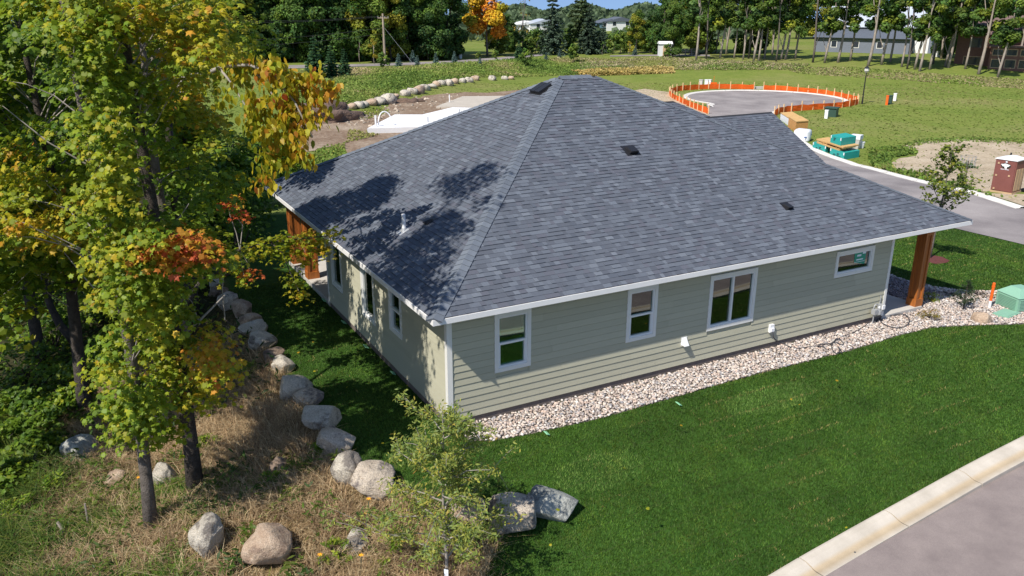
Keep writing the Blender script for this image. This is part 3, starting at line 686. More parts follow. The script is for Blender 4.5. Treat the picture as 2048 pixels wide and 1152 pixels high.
# shingles
EXP = .143
GREYS = np.array([(.088, .098, .120), (.098, .110, .134), (.110, .124, .150), (.124, .140, .168), (.100, .106, .130), (.086, .098, .122), (.140, .156, .184)])
GREYW = np.array([.2, .22, .2, .12, .13, .08, .05])
TABW = np.array([.11, .15, .19, .23, .28])
class Tabs: pass
TAB = []
def face_tabs(O, u, v, n, uL, uR, courses, skip=None):
    """O origin on the eave line, u along, v up the slope, n normal; uL/uR give the extent at slope distance s"""
    out = []
    for k in range(courses):
        s0, s1 = k*EXP, (k+1)*EXP+.004; a = uL(s0)-rng.uniform(0, .3); end = uR(s0)
        while a < end:
            wd = rng.choice(TABW); b = a+wd; lo0, hi0, lo1, hi1 = uL(s0), uR(s0), uL(s1), uR(s1)
            A0, B0, A1, B1 = max(a, lo0), min(b, hi0), min(max(a, lo1), max(hi1, lo1)), max(min(b, hi1), min(lo1, hi1))
            if B0-A0 > .012:
                th = .014 if rng.random() < .5 else .027
                gi = rng.choice(7, p=GREYW); full = abs(B0-A0-wd) < 1e-6 and abs(B1-A1-wd) < 1e-6 and B1 > A1
                out.append((k, A0, B0, A1, max(B1, A1), th, gi, full, wd, s0, s1))
            a = b
    return out
def tab_geo(O, u, v, n, t):
    k, A0, B0, A1, B1, th, gi, full, wd, s0, s1 = t; g = .0015
    P = lambda a, s, h: O+u*a+v*s+n*h
    V = [P(A0+g, s0, .001), P(B0-g, s0, .001), P(B0-g, s0, th), P(A0+g, s0, th), P(max(B1-g, A1), s1, .006), P(A1+g if B1 > A1+g else A1, s1, .006), P(B1, s1, .001), P(A1, s1, .001)]
    return V
TF = np.array([(0, 1, 2, 3), (3, 2, 4, 5), (1, 6, 4, 2), (7, 0, 3, 5)])
faces = []
vF = np.array([0, 1, mF])/math.hypot(1, mF); nF = np.array([0, -mF, 1])/math.hypot(1, mF); sF = math.hypot(1, mF)
lenF = (RIDGE[2]-Y0)*sF
faces.append((cA, np.array([1., 0, 0]), vF, nF, lambda s: max(0, s/lenF*(RIDGE[0]-X0)), lambda s: (X1-X0)-s/lenF*(X1-RIDGE[1]), int(lenF/EXP)))
vL = np.array([1, 0, mL])/math.hypot(1, mL); nL = np.array([-mL, 0, 1])/math.hypot(1, mL); lenL = (RIDGE[0]-X0)*math.hypot(1, mL)
faces.append((cD, np.array([0, -1., 0]), vL, nL, lambda s: s/lenL*(Y1-RIDGE[2]), lambda s: (Y1-Y0)-s/lenL*(RIDGE[2]-Y0), int(lenL/EXP)))
l2 = (W2['y']-w2e)*sF
faces.append((np.array([9., w2e, ZE]), np.array([1., 0, 0]), vF, nF, lambda s: 4.0, lambda s: x2-9, int(l2/EXP)))
l1 = hz/mF*sF
faces.append((np.array([9., p1[1]-hz/mF, ZE]), np.array([1., 0, 0]), vF, nF, lambda s: 1.0, lambda s: p1[0]+hz/mF-9-s/l1*hz/mF, int(l1/EXP)))
allt = []
for fi, (O, u, v, n, uL, uR, nc) in enumerate(faces):
    for t in face_tabs(O, u, v, n, uL, uR, nc):
        ctr = O+u*(t[1]+t[2])/2+v*t[9]; d = ctr-CP; dist = np.linalg.norm(d)
        allt.append((t[8]*abs(n@d)/dist/dist**2 if t[7] else 0, fi, t))
order = sorted(range(len(allt)), key=lambda i: -allt[i][0]); single = set(order[:300])
tabmesh = {}
field = MB()
for i, (sc_, fi, t) in enumerate(allt):
    O, u, v, n = faces[fi][:4]
    if i in single:
        key = (t[8], t[5], t[6])
        if key not in tabmesh:
            b = MB(); tt = (0, 0, t[8], 0, t[8], t[5], t[6], True, t[8], 0, EXP+.004)
            b.add(tab_geo(np.zeros(3), np.array([1., 0, 0]), np.array([0, 1., 0]), np.array([0, 0, 1.]), tt), TF, GREYS[t[6]]); ob = b.build('shingle', 'shingle'); tabmesh[key] = ob.data; bpy.data.objects.remove(ob)
        ob = link('shingle', tabmesh[key], ROOF); o0 = O+u*t[1]+v*t[9]
        ob.matrix_basis = Matrix(((u[0], v[0], n[0], o0[0]), (u[1], v[1], n[1], o0[1]), (u[2], v[2], n[2], o0[2]), (0, 0, 0, 1)))
    else: field.add(tab_geo(O, u, v, n, t), TF, GREYS[t[6]]*rng.uniform(.93, 1.07))
tag(field.build('shingle_field', 'shingle', ROOF), kind='stuff')
# hip and ridge caps, one piece each, lapped
def caps(a, b, nA, nB, wd=.20, expo=.2, dim=1.0, lift=1.0):
    a, b = np.asarray(a), np.asarray(b); L = np.linalg.norm(b-a); d = (b-a)/L
    sa = np.cross(d, nA); sa /= np.linalg.norm(sa); sb = np.cross(nB, d); sb /= np.linalg.norm(sb)
    if (sa+sb)@np.array([0, 0, 1]) > 0: sa, sb = -sa, -sb
    up = (nA+nB); up /= np.linalg.norm(up); k = int(L/expo)
    meshes = []
    for gi in range(4):
        P = []
        for s_, h in ((0, .042*lift), (expo+.03, .022*lift)):
            for q in (sa*wd, sa*wd*.5, np.zeros(3), sb*wd*.5, sb*wd): P.append(d*s_+q+up*(h+(.014 if np.abs(q).sum() == 0 else .006)))
        for q in (sa*wd, sa*wd*.5, np.zeros(3), sb*wd*.5, sb*wd): P.append(q+up*.002)
        F = [(i, i+1, 5+i+1, 5+i) for i in range(4)]+[(10+i, 11+i, i+1, i) for i in range(4)]
        m_ = MB().add(P, F, np.array([(.135, .155, .185), (.118, .135, .162), (.15, .17, .20), (.128, .146, .175)][gi])*dim); o = m_.build('ridge_cap', 'shingle'); meshes.append(o.data); bpy.data.objects.remove(o)
    for i in range(k):
        ob = link('ridge_cap', meshes[rng.integers(4)], ROOF); ob.location = a+d*(i*expo)
nRt = np.array([(RIDGE[3]-ZE)/(X1-RIDGE[1]), 0, 1]); nRt /= np.linalg.norm(nRt); nBk = np.array([0, mF, 1])/math.hypot(1, mF)
caps(cA, PA, nL, nF); caps(cB, PB, nF, nRt, .10, .2, .78, .62); caps(PA, PB, nBk, nF); caps(cD, PA, nBk, nL)
# roof fittings
def on_face(px, py, f):
    O, n = faces[f][0], faces[f][3]; d = ray(px, py); return CP+d*((O-CP)@n)/(d@n)
def fit_frame(f):
    return np.stack([faces[f][1], faces[f][2], faces[f][3]], 1)
P = on_face(1083, 180, 1); Rm = fit_frame(1)
v1 = MB().box((-.30, -.26, .03), (-.01, .26, .12), Rm, P).box((.01, -.26, .03), (.30, .26, .12), Rm, P).box((-.36, -.31, .01), (.36, .31, .032), Rm, P); v1.build('roof_vent', 'black_plastic', HOUSE)
P = on_face(1261, 302, 0); Rm = fit_frame(0)
b = MB(); b.box((-.24, -.22, .01), (.24, .24, .03), Rm, P)
b.add(.78*np.array([(-.20, -.22, .03), (.20, -.22, .03), (.20, .2, .03), (-.20, .2, .03), (-.17, -.26, .19), (.17, -.26, .19), (.16, .1, .15), (-.16, .1, .15)])@Rm.T+P, [(0,1,5,4),(1,2,6,5),(2,3,7,6),(3,0,4,7),(4,5,6,7)]); b.build('roof_vent', 'black_plastic', HOUSE)
for px, py, f in ((858, 443, 1), (1574, 414, 0)):
    P = on_face(px, py, f); Rm = fit_frame(f); b = MB(); b.box((-.16, -.14, .008), (.16, .2, .022), Rm, P)
    b.add(np.array([(-.11, -.12, .022), (.11, -.12, .022), (.11, .12, .022), (-.11, .12, .022), (-.09, -.15, .12), (.09, -.15, .12), (.09, .05, .08), (-.09, .05, .08)])@Rm.T+P, [(0,1,5,4),(1,2,6,5),(2,3,7,6),(3,0,4,7),(4,5,6,7)]); b.build('roof_vent', 'black_plastic', HOUSE)
P = on_face(808, 462, 1)
pp = MB().cyl(P, .055, .47, 14).build('plumbing_pipe', 'white_plastic', HOUSE)
b = MB(); Rm = fit_frame(1); b.box((-.16, -.19, .012), (.16, .13, .026), Rm, P); b.tube([P+np.array([0, 0, -.02]), P+np.array([0, 0, .09])], [.10, .06], 12); b.build('flashing', 'grey_metal', pp)
# wall fittings
b = MB(); b.add([(7.02, -.02, .60), (7.18, -.02, .60), (7.18, -.02, .80), (7.02, -.02, .80), (7.02, -.16, .60), (7.18, -.16, .60), (7.16, -.05, .80), (7.04, -.05, .80)], [(4, 5, 6, 7), (0, 4, 7, 3), (5, 1, 2, 6), (3, 7, 6, 2), (0, 1, 5, 4)]); b.box((7.0, -.024, .575), (7.2, -.008, .825)); b.build('dryer_vent', 'white_plastic', HOUSE)
b = MB().box((10.29, -.09, .36), (10.45, -.012, .60)).box((10.31, -.13, .40), (10.43, -.091, .5)); b.build('outlet_cover', 'white_plastic', HOUSE)
g = MB().box((14.66, -.24, .18), (14.82, -.10, .34)).cyl((14.92, -.18, .16), .085, .12, 14).cyl((14.92, -.18, .28), .05, .08, 12).box((15.0, -.20, .22), (15.14, -.03, .44))
a = np.linspace(0, math.pi, 10); g.tube([(14.70+.11-.11*math.cos(q), -.14, .34+.16*math.sin(q)) for q in a], .016, 8); g.tube([(14.74, -.15, .2), (14.74, -.15, -.2)], .018, 8); g.tube([(15.07, -.06, .44), (15.07, -.06, .72)], .014, 8); g.tube([(14.8, -.16, .25), (15.02, -.16, .27)], .016, 8)
g.build('gas_meter', 'grey_metal', HOUSE)
MB().box((15.01, -.235, .30), (15.13, -.202, .44)).cyl((14.92, -.18, .362), .03, .05, 10).build('regulator', 'white_plastic', HOUSE)
# ================================================================== STONES
BOULD = [  # centre px, width, height, material, words
 (443,538.6,40,32,'rock_brown','rounded brown'), (437,562,26,32,'rock_white','small pale'), (439,578,36,22,'rock_brown','low brown'), (461,597,42,36,'rock_two','two-toned tan'),
 (485,611.5,38,40,'rock_pink','pinkish buff'), (503,633,44,30,'rock_pink','flat cream'), (509,651.6,48,36,'rock_white','white-grey'), (525,675,46,44,'rock_white','white and tan'),
 (548.7,704.5,38,42,'rock_brown','dark mauve-brown'), (567,722.7,38,44,'rock_white','chalky white'), (589,763,60,60,'rock_white','large lichened white'), (623,786,60,34,'rock_two','flat wedge-shaped tan'),
 (645.6,825,64,60,'rock_white','grey and white'), (675,872,66,66,'rock_two','tan leaf-shaded'), (694,922,52,72,'rock_white','tall white'), (747,945.6,74,70,'rock_two','two-tone grey and cream'),
 (935.6,1014,64,56,'rock_pink','cream-pink'), (1025,1016,82,84,'rock_two','round pink and charcoal'), (1101,997,92,64,'rock_grey','angular blue-grey')]
ROCKS = []
def boulder(px, py, wpx, hpx, m, name, label, group, seed, sub=4, flat=.8, sink=.22, big=1.22):
    P = at(px, py+hpx*.40); k = mpp(P); wx = wpx*k/2; hz_ = hpx*k/2*.92; s0 = np.array([wx, (wx+hz_)/2, hz_])
    V, F = ICO[sub]; V = lump(V, seed, .34, 1.1); V = np.sign(V)*np.abs(V)**flat
    for j in range(7):     # broken planes
        nn = rng.normal(size=3); nn /= np.linalg.norm(nn); d = V@nn; lim = rng.uniform(.66, .86); V = V-np.outer(np.clip(d-lim, 0, None)*.9, nn)
    V = V/np.abs(V).max(0)*s0; V = V@quat_rot(np.array([0, 0, 1.]), CYAW*-1).T
    b = MB(); b.add(V, F); o = b.build(name, m, smooth=True, color=False); o.location = (P[0], P[1], P[2]+s0[2]*(1-sink*2)-.02); o.scale = (big, big, .5+big*.5)
    o.location.x += 0; ROCKS.append((P[0], P[1], max(wx, .15))); return tag(o, label, 'boulder', group)
for i, (px, py, a, b_, m, wd) in enumerate(BOULD):
    where = 'in the row edging the lawn' if i < 16 else 'at the lawn tip of the row by the young tree'
    boulder(px, py, a, b_, m, 'boulder', f'{wd} boulder, {ordinal(18-i)} counting from the blue-grey end of the lawn row', 'boulders edging the lawn', 11+i)
SL = [(163,888,62,58,'rock_grey','bluish grey boulder alone in the weeds by the wood edge'), (308,846,58,60,'rock_pink','pink boulder behind the two slender maple trunks'), (328,942,52,58,'rock_white','pale rounded boulder between the two maple trunks'),
      (234,950,40,44,'rock_pink','small pink boulder beside the thinner maple trunk'), (560,926,34,50,'rock_brown','small grey-mauve rock buried in dry grass on the slope'), (421,1056,66,100,'rock_white','tall grey-white boulder draped with dry straw'),
      (545,1076,106,98,'rock_pink','biggest peach-coloured boulder low on the straw slope'), (711,1074,50,50,'rock_white','white boulder beside the orange wildflowers')]
for i, (px, py, a, b_, m, lb) in enumerate(SL): boulder(px, py, a*1.08, b_*1.05, m, 'boulder', lb, 'boulders scattered on the dry slope', 51+i, sink=.17, big=.98)
FARR = [(690,215,14),(703,211,16),(716,208,18),(728,207,16),(742,203,18),(757,200,20),(775,196,26),(790,192,14),(812,185,16),(824,181,16),(836,178,20),(850,172,18),(864,170,14),(872,166,14),(884,164,14),(896,164,16),(910,161,14),(925,160,12),(938,158,14),(950,155,12),(984,155,12),(1010,155,10),(1022,155,9)]
for i, (px, py, a) in enumerate(FARR):
    boulder(px, py, a*1.25, a*1.0, ['rock_white', 'rock_pink', 'rock_white'][i % 3], 'boulder', f'pale boulder in the far retaining row, {ordinal(i)} from the dirt heap end', 'far row of retaining boulders', 80+i, 2)
boulder(1963, 632, 30, 30, 'rock_pink', 'boulder', 'lone salmon-pink rock on the gravel near the orange marker post', None, 120, 3)

# dirt heap
P = at(640, 240); V, F = ICO[4]; V = lump(V, 5, .45, 2.2); V = V[:, :]*np.array([4.2, 3.0, 1.9])
o = MB().add(V+P+np.array([0, 0, .1]), F).build('dirt_heap', 'dirt_pile', smooth=True); tag(o, 'brown heap of excavated dirt beside the far boulders', 'dirt heap')
P = at(820, 205); V, F = ICO[3]; V = lump(V, 8, .5, 2.6)*np.array([2.2, 1.4, .55])
o = MB().add(V+P, F).build('dirt_heap', 'dirt_pile', smooth=True); tag(o, 'low spoil heap of clods near the older foundation slab', 'dirt heap')
# rubble
n = 420; b = MB(); xs = np.concatenate([rng.normal(705, 40, 220), rng.uniform(760, 960, 200)]); ys = np.concatenate([rng.normal(237, 7, 220), rng.normal(206, 9, 200)])
pos = np.array([gz(x, y, -2.8) for x, y in zip(xs, ys)]); V, F = ICO[1]
scatter(b, lump(V, 3, .5, 1.5), F, pos+np.array([0, 0, .05]), frames(rng.normal(size=(n, 3))), rng.uniform(.07, .34, (n, 1))*np.array([1, .8, .6]), np.array([.42, .35, .27])*rng.uniform(.5, 1.3, (n, 1)))
tag(b.build('rubble', 'pebble'), kind='stuff')

# river stones in the bed
def fill(poly, step, jit=.45):
    P = np.array(poly); x0, y0 = P[:, :2].min(0); x1, y1 = P[:, :2].max(0)
    gx, gy = np.meshgrid(np.arange(x0, x1, step), np.arange(y0, y1, step*.9)); x = gx.ravel()+rng.uniform(-jit, jit, gx.size)*step; y = gy.ravel()+rng.uniform(-jit, jit, gx.size)*step
    m = inpoly(x, y, poly); return x[m], y[m]
x, y = fill(BED, .066); n = len(x)
STC = np.array([(.60, .50, .42), (.66, .58, .51), (.52, .42, .36), (.68, .63, .58), (.46, .41, .39), (.40, .34, .31), (.60, .46, .38), (.34, .33, .34)])
cols = STC[rng.choice(8, n, p=[.20, .17, .15, .12, .12, .11, .08, .05])]*rng.uniform(.65, 1.08, (n, 1))
zz = T(x, y)+rng.uniform(.0, .035, n)+.02
V, F = ICO[1]; V12 = lump(V, 2, .3, 1.2)
near_ = x < 11; b = MB()
sc = rng.uniform(.022, .052, (n, 1))*np.stack([rng.uniform(.9, 1.4, n), rng.uniform(.75, 1.1, n), rng.uniform(.5, .8, n)], 1)
R_ = frames(np.stack([rng.normal(0, .25, n), rng.normal(0, .25, n), np.ones(n)], 1))
scatter(b, V12, F, np.stack([x, y, zz], 1), R_, sc, cols)
tag(b.build('river_stones', 'pebble', smooth=True), 'tan and white river stones laid along the house wall', kind='stuff')
# red-brown and dark rocks in the shaded bed
P = [(17.6, .6), (19.4, .8), (19.5, 7.5), (17.5, 7.5)]
x, y = fill(P, .085); n = len(x); b = MB()
scatter(b, V12, F, np.stack([x, y, np.full(n, -.14)], 1), frames(rng.normal(size=(n, 3))), rng.uniform(.03, .06, (n, 1))*np.array([1.3, 1, .7]), np.array([.22, .19, .20])*rng.uniform(.5, 1.5, (n, 1)))
tag(b.build('dark_stones', 'pebble', smooth=True), kind='stuff')
# mulch ring of the street sapling
MR = at(1864, 519); a = np.linspace(0, 2*np.pi, 15)[:-1]
o = sheet('mulch_ring', [(MR[0]+.62*math.cos(t), MR[1]+.62*math.sin(t)) for t in a], 'mulch_red', .02, .2, .03); tag(o, 'round patch of red-brown mulch in the front lawn', 'mulch ring', kind='thing')

# ================================================================== SMALL THINGS BY THE BED
P = at(1978, 618)
r = thing('marker_post', 'tall orange and white marker post standing in the gravel', 'marker post', P)
MB().cyl(P-np.array([0, 0, .05]), .047, .35, 14).build('base', 'white_plastic', r)
MB().cyl(P+np.array([0, 0, .301]), .048, .60, 14).build('post', 'orange_plastic', r)
b = MB().cyl(P+np.array([0, 0, .785]), .056, .03, 14).cyl(P+np.array([0, 0, .902]), .050, .03, 14, .04); b.build('cap', 'orange_plastic', r)
P = at(2033, 616); r = thing('transformer_box', 'pale green louvred utility cabinet with a hipped lid on the gravel', 'utility box', P)
Rm = quat_rot(np.array([0, 0, 1.]), math.radians(-14)); wd, dp, hh = .46, .46, .52
def bx3(lo, hi): return MB().box(lo, hi, Rm, P)
bx3((-wd, -dp, -.1), (wd, dp, hh)).build('body', 'green_box', r)
b = MB(); b.add(np.array([(-wd-.02, -dp-.02, hh+.001), (wd+.02, -dp-.02, hh+.001), (wd+.02, dp+.02, hh+.001), (-wd-.02, dp+.02, hh+.001), (-wd*.45, -dp*.45, hh+.24), (wd*.45, -dp*.45, hh+.24), (wd*.45, dp*.45, hh+.24), (-wd*.45, dp*.45, hh+.24)])@Rm.T+P, [(0,3,2,1),(0,1,5,4),(1,2,6,5),(2,3,7,6),(3,0,4,7),(4,5,6,7)]); b.build('lid', 'green_box', r)
for k in range(8): MB().box((-wd*.86, -dp-.022, .09+k*.05), (wd*.5, -dp-.001, .112+k*.05), Rm, P).box((-wd-.022, -dp*.8, .09+k*.05), (-wd-.001, dp*.8, .112+k*.05), Rm, P).build('louvre', 'green_box', r)
bx3((-.12, -dp-.03, .13), (.02, -dp-.023, .24)).build('label_plate', 'dark_green', r)
P = at(2012, 630); o = MB().box((-.42, -.26, -.02), (.42, .26, .075), quat_rot(np.array([0, 0, 1.]), .12), P).box((-.36, -.2, .076), (.36, .2, .088), quat_rot(np.array([0, 0, 1.]), .12), P).build('vault_cover', 'green_box'); tag(o, 'flat green utility vault lid sunk in the gravel', 'utility lid')
# cable lying on the stones
def gpath(pts, z=-.13): return np.array([gz(px, py, z) for px, py in pts])
def cable(pts, r0, label, zs=None):
    b = MB()
    for pl in pts:
        b.tube(smooth_line3(pl, .06), r0, 6)
    return b
def smooth_line3(P, step):
    P = np.asarray(P, float)
    for _ in range(2):
        Q = [P[0]]
        for a_, b_ in zip(P[:-1], P[1:]): Q += [a_*.75+b_*.25, a_*.25+b_*.75]
        Q.append(P[-1]); P = np.array(Q)
    L = np.concatenate([[0], np.cumsum(np.linalg.norm(np.diff(P, axis=0), axis=1))]); k = max(3, int(L[-1]/step))
    t = np.linspace(0, L[-1], k); return np.stack([np.interp(t, L, P[:, i]) for i in range(3)], 1)
run = np.vstack([[(10.37, -.12, .40), (10.42, -.14, .15)], gpath([(1562,684),(1575,692),(1590,696.5),(1605,696),(1625,692),(1640,691.5),(1648,694),(1655,701),(1650,697),(1644,690),(1652,687),(1664,687),(1672,680),(1690,671),(1712,663),(1728,653),(1738,645),(1752,637)])])
loop = gpath([(1752,637),(1764,632),(1784,631),(1800,627),(1812,629),(1820,638),(1816,650),(1802,656),(1780,654),(1762,645),(1758,636),(1768,630),(1790,627)], -.11)
kn1 = gpath([(1664,687),(1663,695),(1668,705),(1677,708),(1680,700),(1673,690),(1682,700),(1684,706)], -.12); kn2 = gpath([(1668,684),(1671,677),(1677,677),(1684,682),(1688,688),(1682,690),(1672,684)], -.11)
kn3 = gpath([(1637,689),(1646,687),(1660,688),(1668,683)], -.10)
o = cable([run, loop, kn1, kn2, kn3], .014, '').build('cable', 'cable', smooth=True); tag(o, 'tangled dark cable trailing over the stones from the wall outlet', 'cable')
# sod tags: scraps of pale green plastic netting
for i, (px, py, lb) in enumerate([(1092,871,'pale green plastic scrap at the gravel edge near the front corner'), (1356,812,'tiny green plastic scrap at the stone edge below the second window'), (731,697,'small pale tag in the shaded side lawn beside the long window'), (687,648,'small pale tag in the side lawn below the far window'), (785,750,'small pale tag in the side lawn below the near window'), (648,604,'small pale tag in the lawn at the back porch slab')]):
    P = at(px, py); k = mpp(P); s = 8*k; R3 = quat_rot(np.array([.3, 1, .2]), .5)
    o = MB().box((-s*.5, -s*.8, .03), (s*.5, s*.8, .045), R3, P+np.array([0, 0, .03])).build('plastic_scrap', 'sod_tag'); tag(o, lb, 'plastic scrap', 'plastic scraps on the lawn')

# ================================================================== THINGS BEYOND THE STREET
def obox(A, Bq, Cq, h, z=None):
    """box whose ground corners are A-B-C (B the near corner)"""
    A, Bq, Cq = [np.asarray(q)[:2] for q in (A, Bq, Cq)]; D = A+Cq-Bq; z = T1(*Bq)-.03 if z is None else z
    q = [A, Bq, Cq, D]; return [(p[0], p[1], z) for p in q]+[(p[0], p[1], z+h) for p in q]
BF = [(0,1,2,3),(7,6,5,4),(4,5,1,0),(5,6,2,1),(6,7,3,2),(7,4,0,3)]
def pack(name, label, A, Bq, Cq, h, m, z=None, group=None, extra=None, cat='stack'):
    V = obox(A, Bq, Cq, h, z); r = thing(name, label, cat, V[1], group); MB().add(V, BF).build('wrap', m, r)
    if extra: extra(r, np.array(V))
    return r, np.array(V)
def ink(r, V, face=(0, 1), spots=((.25, .35), (.5, .55), (.62, .25)), s=.13, m='black_ink'):
    a, b_ = V[face[0]], V[face[1]]; up = V[face[0]+4]-a; nrm = np.cross(b_-a, up); nrm /= np.linalg.norm(nrm); b = MB()
    c0 = V[:4].mean(0)
    if (a-c0)@nrm < 0: nrm = -nrm
    for u_, v_ in spots:
        for row in range(3):
            p = a+(b_-a)*u_+up*(v_-row*.16)+nrm*.012; e = (b_-a)/np.linalg.norm(b_-a)*s*(3-row*.7); f = up*.09; b.add([p, p+e, p+e+f, p+f], [(0, 1, 2, 3)])
    b.build('print', m, r)
def corner_tags(r, V):
    b = MB()
    for i in (0, 1):
        p = V[4+i]; d = (V[1-i]-V[i]); d = d/np.linalg.norm(d)*.16*(1 if i == 0 else 1); nrm = np.array([-.55, -.83, 0])*.02
        b.add([p+nrm, p+d+nrm, p+d+nrm-np.array([0, 0, .22]), p+nrm-np.array([0, 0, .22])], [(0, 1, 2, 3)])
    b.build('label_tag', 'white_plastic', r)
A, B_, C_ = at(1659, 309.8), at(1687, 320), at(1717.6, 314.5)
r, Vl = pack('teal_bundle', 'teal wrapped bundle on the ground nearest the curb with black print', A, B_, C_, .62, 'teal_wrap', group='teal wrapped bundles', extra=lambda r, V: (ink(r, V), corner_tags(r, V)), cat='bundle')
dirA = (A-B_)[:2]/np.linalg.norm((A-B_)[:2]); dirC = (C_-B_)[:2]/np.linalg.norm((C_-B_)[:2]); LA = np.linalg.norm((A-B_)[:2]); LC = np.linalg.norm((C_-B_)[:2])
g2 = lambda u, v: np.array([B_[0]+dirA[0]*u+dirC[0]*v, B_[1]+dirA[1]*u+dirC[1]*v, 0])
pack('teal_bundle', 'second teal wrapped bundle on the ground under the boards, partly behind the roof edge', g2(LA+3.2, 0), g2(LA+.8, 0), g2(LA+.8, LC), .62, 'teal_wrap', group='teal wrapped bundles', extra=lambda r, V: (ink(r, V), corner_tags(r, V)), cat='bundle')
zt = T1(B_[0], B_[1])-.03+.62
r = thing('lumber_stack', 'stack of yellow boards lying across two teal bundles', 'lumber stack', g2(LA, 0)+np.array([0, 0, zt]))
for i, (u0, u1, v0, v1, zz0, zz1) in enumerate([(.9, LA+2.6, .05, .5, 0, .12), (.9, LA+2.6, .55, 1.0, 0, .12), (.5, LA+2.9, .2, .7, .19, .30), (.5, LA+2.9, .75, LC*.9, .19, .30), (.3, LA+.8, .0, .45, .31, .42), (.3, LA+.8, .5, LC, .31, .42)]):
    V = [(*g2(u, v)[:2], zt+.005+z_) for z_ in (zz0, zz1) for u, v in ((u1, v0), (u0, v0), (u0, v1), (u1, v1))]; MB().add(V, BF).build('board', 'lumber', r)
for u in (1.0, LA*.6, LA+1.5): V = [(*g2(u_, v)[:2], zt+z_) for z_ in (.126, .184) for u_, v in ((u+.1, .02), (u, .02), (u, LC), (u+.1, LC))]; MB().add(V, BF).build('spacer', 'lumber', r)
zt2 = zt+.43
pack('teal_bundle', 'top teal wrapped bundle resting on the boards', g2(LA+.3, .1), g2(.9, .1), g2(.9, LC*1.02), .62, 'teal_wrap', z=zt2, group='teal wrapped bundles', extra=lambda r, V: (ink(r, V, spots=((.3, .7),)), corner_tags(r, V), MB().box((0, 0, 0), (.01, .01, .01), None, V[:4].mean(0)+np.array([0, 0, .2])).build('strap', 'dark_green', r)), cat='bundle')
# bin and bucket
P = at(1710, 297); r = thing('waste_bin', 'pale square bin behind the lumber stack', 'bin', P); Rm = quat_rot(np.array([0, 0, 1.]), .4)
MB().add(np.array([(-.33,-.33,0),(.33,-.33,0),(.33,.33,0),(-.33,.33,0),(-.42,-.42,.86),(.42,-.42,.86),(.42,.42,.86),(-.42,.42,.86)])@Rm.T+P, [(0,3,2,1),(0,1,5,4),(1,2,6,5),(2,3,7,6),(3,0,4,7),(4,5,6,7)]).build('body', 'frosted', r); MB().box((-.45, -.45, .861), (.45, .45, 1.22), Rm, P).build('lid', 'white_plastic', r)
P = at(1722, 296); r = thing('bucket', 'white bucket in the grass beside the lumber stack', 'bucket', P); MB().cyl(P, .21, .50, 14, .27).build('pail', 'white_plastic', r); MB().cyl(P+np.array([0, 0, .501]), .29, .05, 14).build('rim', 'white_plastic', r)
# sheet-goods further along
A, B_, C_ = at(1575.5, 254), at(1590.5, 264), at(1614.5, 262)
def planktop(r, V): 
    q = V[4:]; cm = q.mean(0); q2 = cm+(q-cm)*1.03; MB().add(np.vstack([q2+np.array([0, 0, .005]), q2+np.array([0, 0, .09])]), BF).build('cover_sheet', 'lumber', r)
r, V = pack('board_stack', 'orange-brown stack of sheet boards under a plywood cover', A, B_, C_, 1.0, 'osb', extra=planktop)
A, B_, C_ = at(1560, 240), at(1578, 252), at(1602, 250)
r, V = pack('wrapped_stack', 'white wrapped pallet behind the orange board stack', A, B_, C_, .75, 'white_wrap', extra=planktop)
P = at(1604, 281); r = thing('wrapped_sack', 'slumped white plastic wrapped load between boards and teal bundles', 'bundle', P)
V, F = ICO[3]; V = lump(V, 9, .3, 1.6); V = np.sign(V)*np.abs(V)**.38*np.array([.85, .75, .55]); V = V@quat_rot(np.array([0, 0, 1.]), .6).T+P+np.array([0, 0, .50]); MB().add(V, F).build('wrap', 'white_wrap', r, smooth=True)
b = MB()
for i in range(4): q = P+np.array([-.55+.25*i, -.86+.05*i, .45+.17*(i % 2)]); b.box((-.12, -.02, -.05), (.12, .02, .05), quat_rot(np.array([0, 0, 1.]), -.3), q)
b.build('print', 'blue_ink', r)
# portable toilet
PT = at(2010, 384); k = mpp(PT); r = thing('portable_toilet', 'brown portable toilet with white roof and dark round emblem', 'portable toilet', PT)
rd = ray(2010, 350); vx = np.array([rd[0], rd[1], 0]); vx /= np.linalg.norm(vx); yaw_ = math.atan2(vx[1], vx[0])-math.radians(90)-math.radians(22)
Rm = quat_rot(np.array([0, 0, 1.]), yaw_); w2, d2, hh = .60, .60, 2.0
def tb(lo, hi): return MB().box(lo, hi, Rm, PT)
tb((-w2-.03, -d2-.03, 0), (w2+.03, d2+.03, .12)).build('skid', 'tan_plastic', r)
tb((-w2, -d2, .121), (w2, d2, hh)).build('cabin', 'brown_plastic', r)
for sx in (-.37, 0, .37): tb((w2+.001, sx*d2*1.5-.13, .2), (w2+.022, sx*d2*1.5+.13, 1.5)).build('side_panel', 'tan_plastic', r)
tb((-w2+.06, -d2-.03, .16), (w2-.06, -d2-.001, hh-.05)).build('door', 'brown_plastic', r)
for x_, z_ in ((-.42, 1.05), (.30, 1.1), (-.42, .25), (-.40, 1.78)): tb((x_-.05, -d2-.06, z_-.05), (x_+.05, -d2-.031, z_+.05)).build('latch', 'tan_plastic', r)
rf = MB(); rf.add(np.array([(-w2-.04,-d2-.05,hh+.001),(w2+.04,-d2-.05,hh+.001),(w2+.04,d2+.05,hh+.001),(-w2-.04,d2+.05,hh+.001),(0,-d2-.05,hh+.16),(0,d2+.05,hh+.16),(0,0,hh+.24),(-w2-.04,-d2-.05,hh+.05),(w2+.04,-d2-.05,hh+.05),(w2+.04,d2+.05,hh+.05),(-w2-.04,d2+.05,hh+.05)])@Rm.T+PT, [(0,3,2,1),(0,1,8,4,7),(1,2,9,8),(2,3,10,5,9),(3,0,7,10),(7,4,6),(4,8,6),(8,9,6),(9,5,6),(5,10,6),(10,7,6)]); rf.build('roof', 'white_plastic', r)
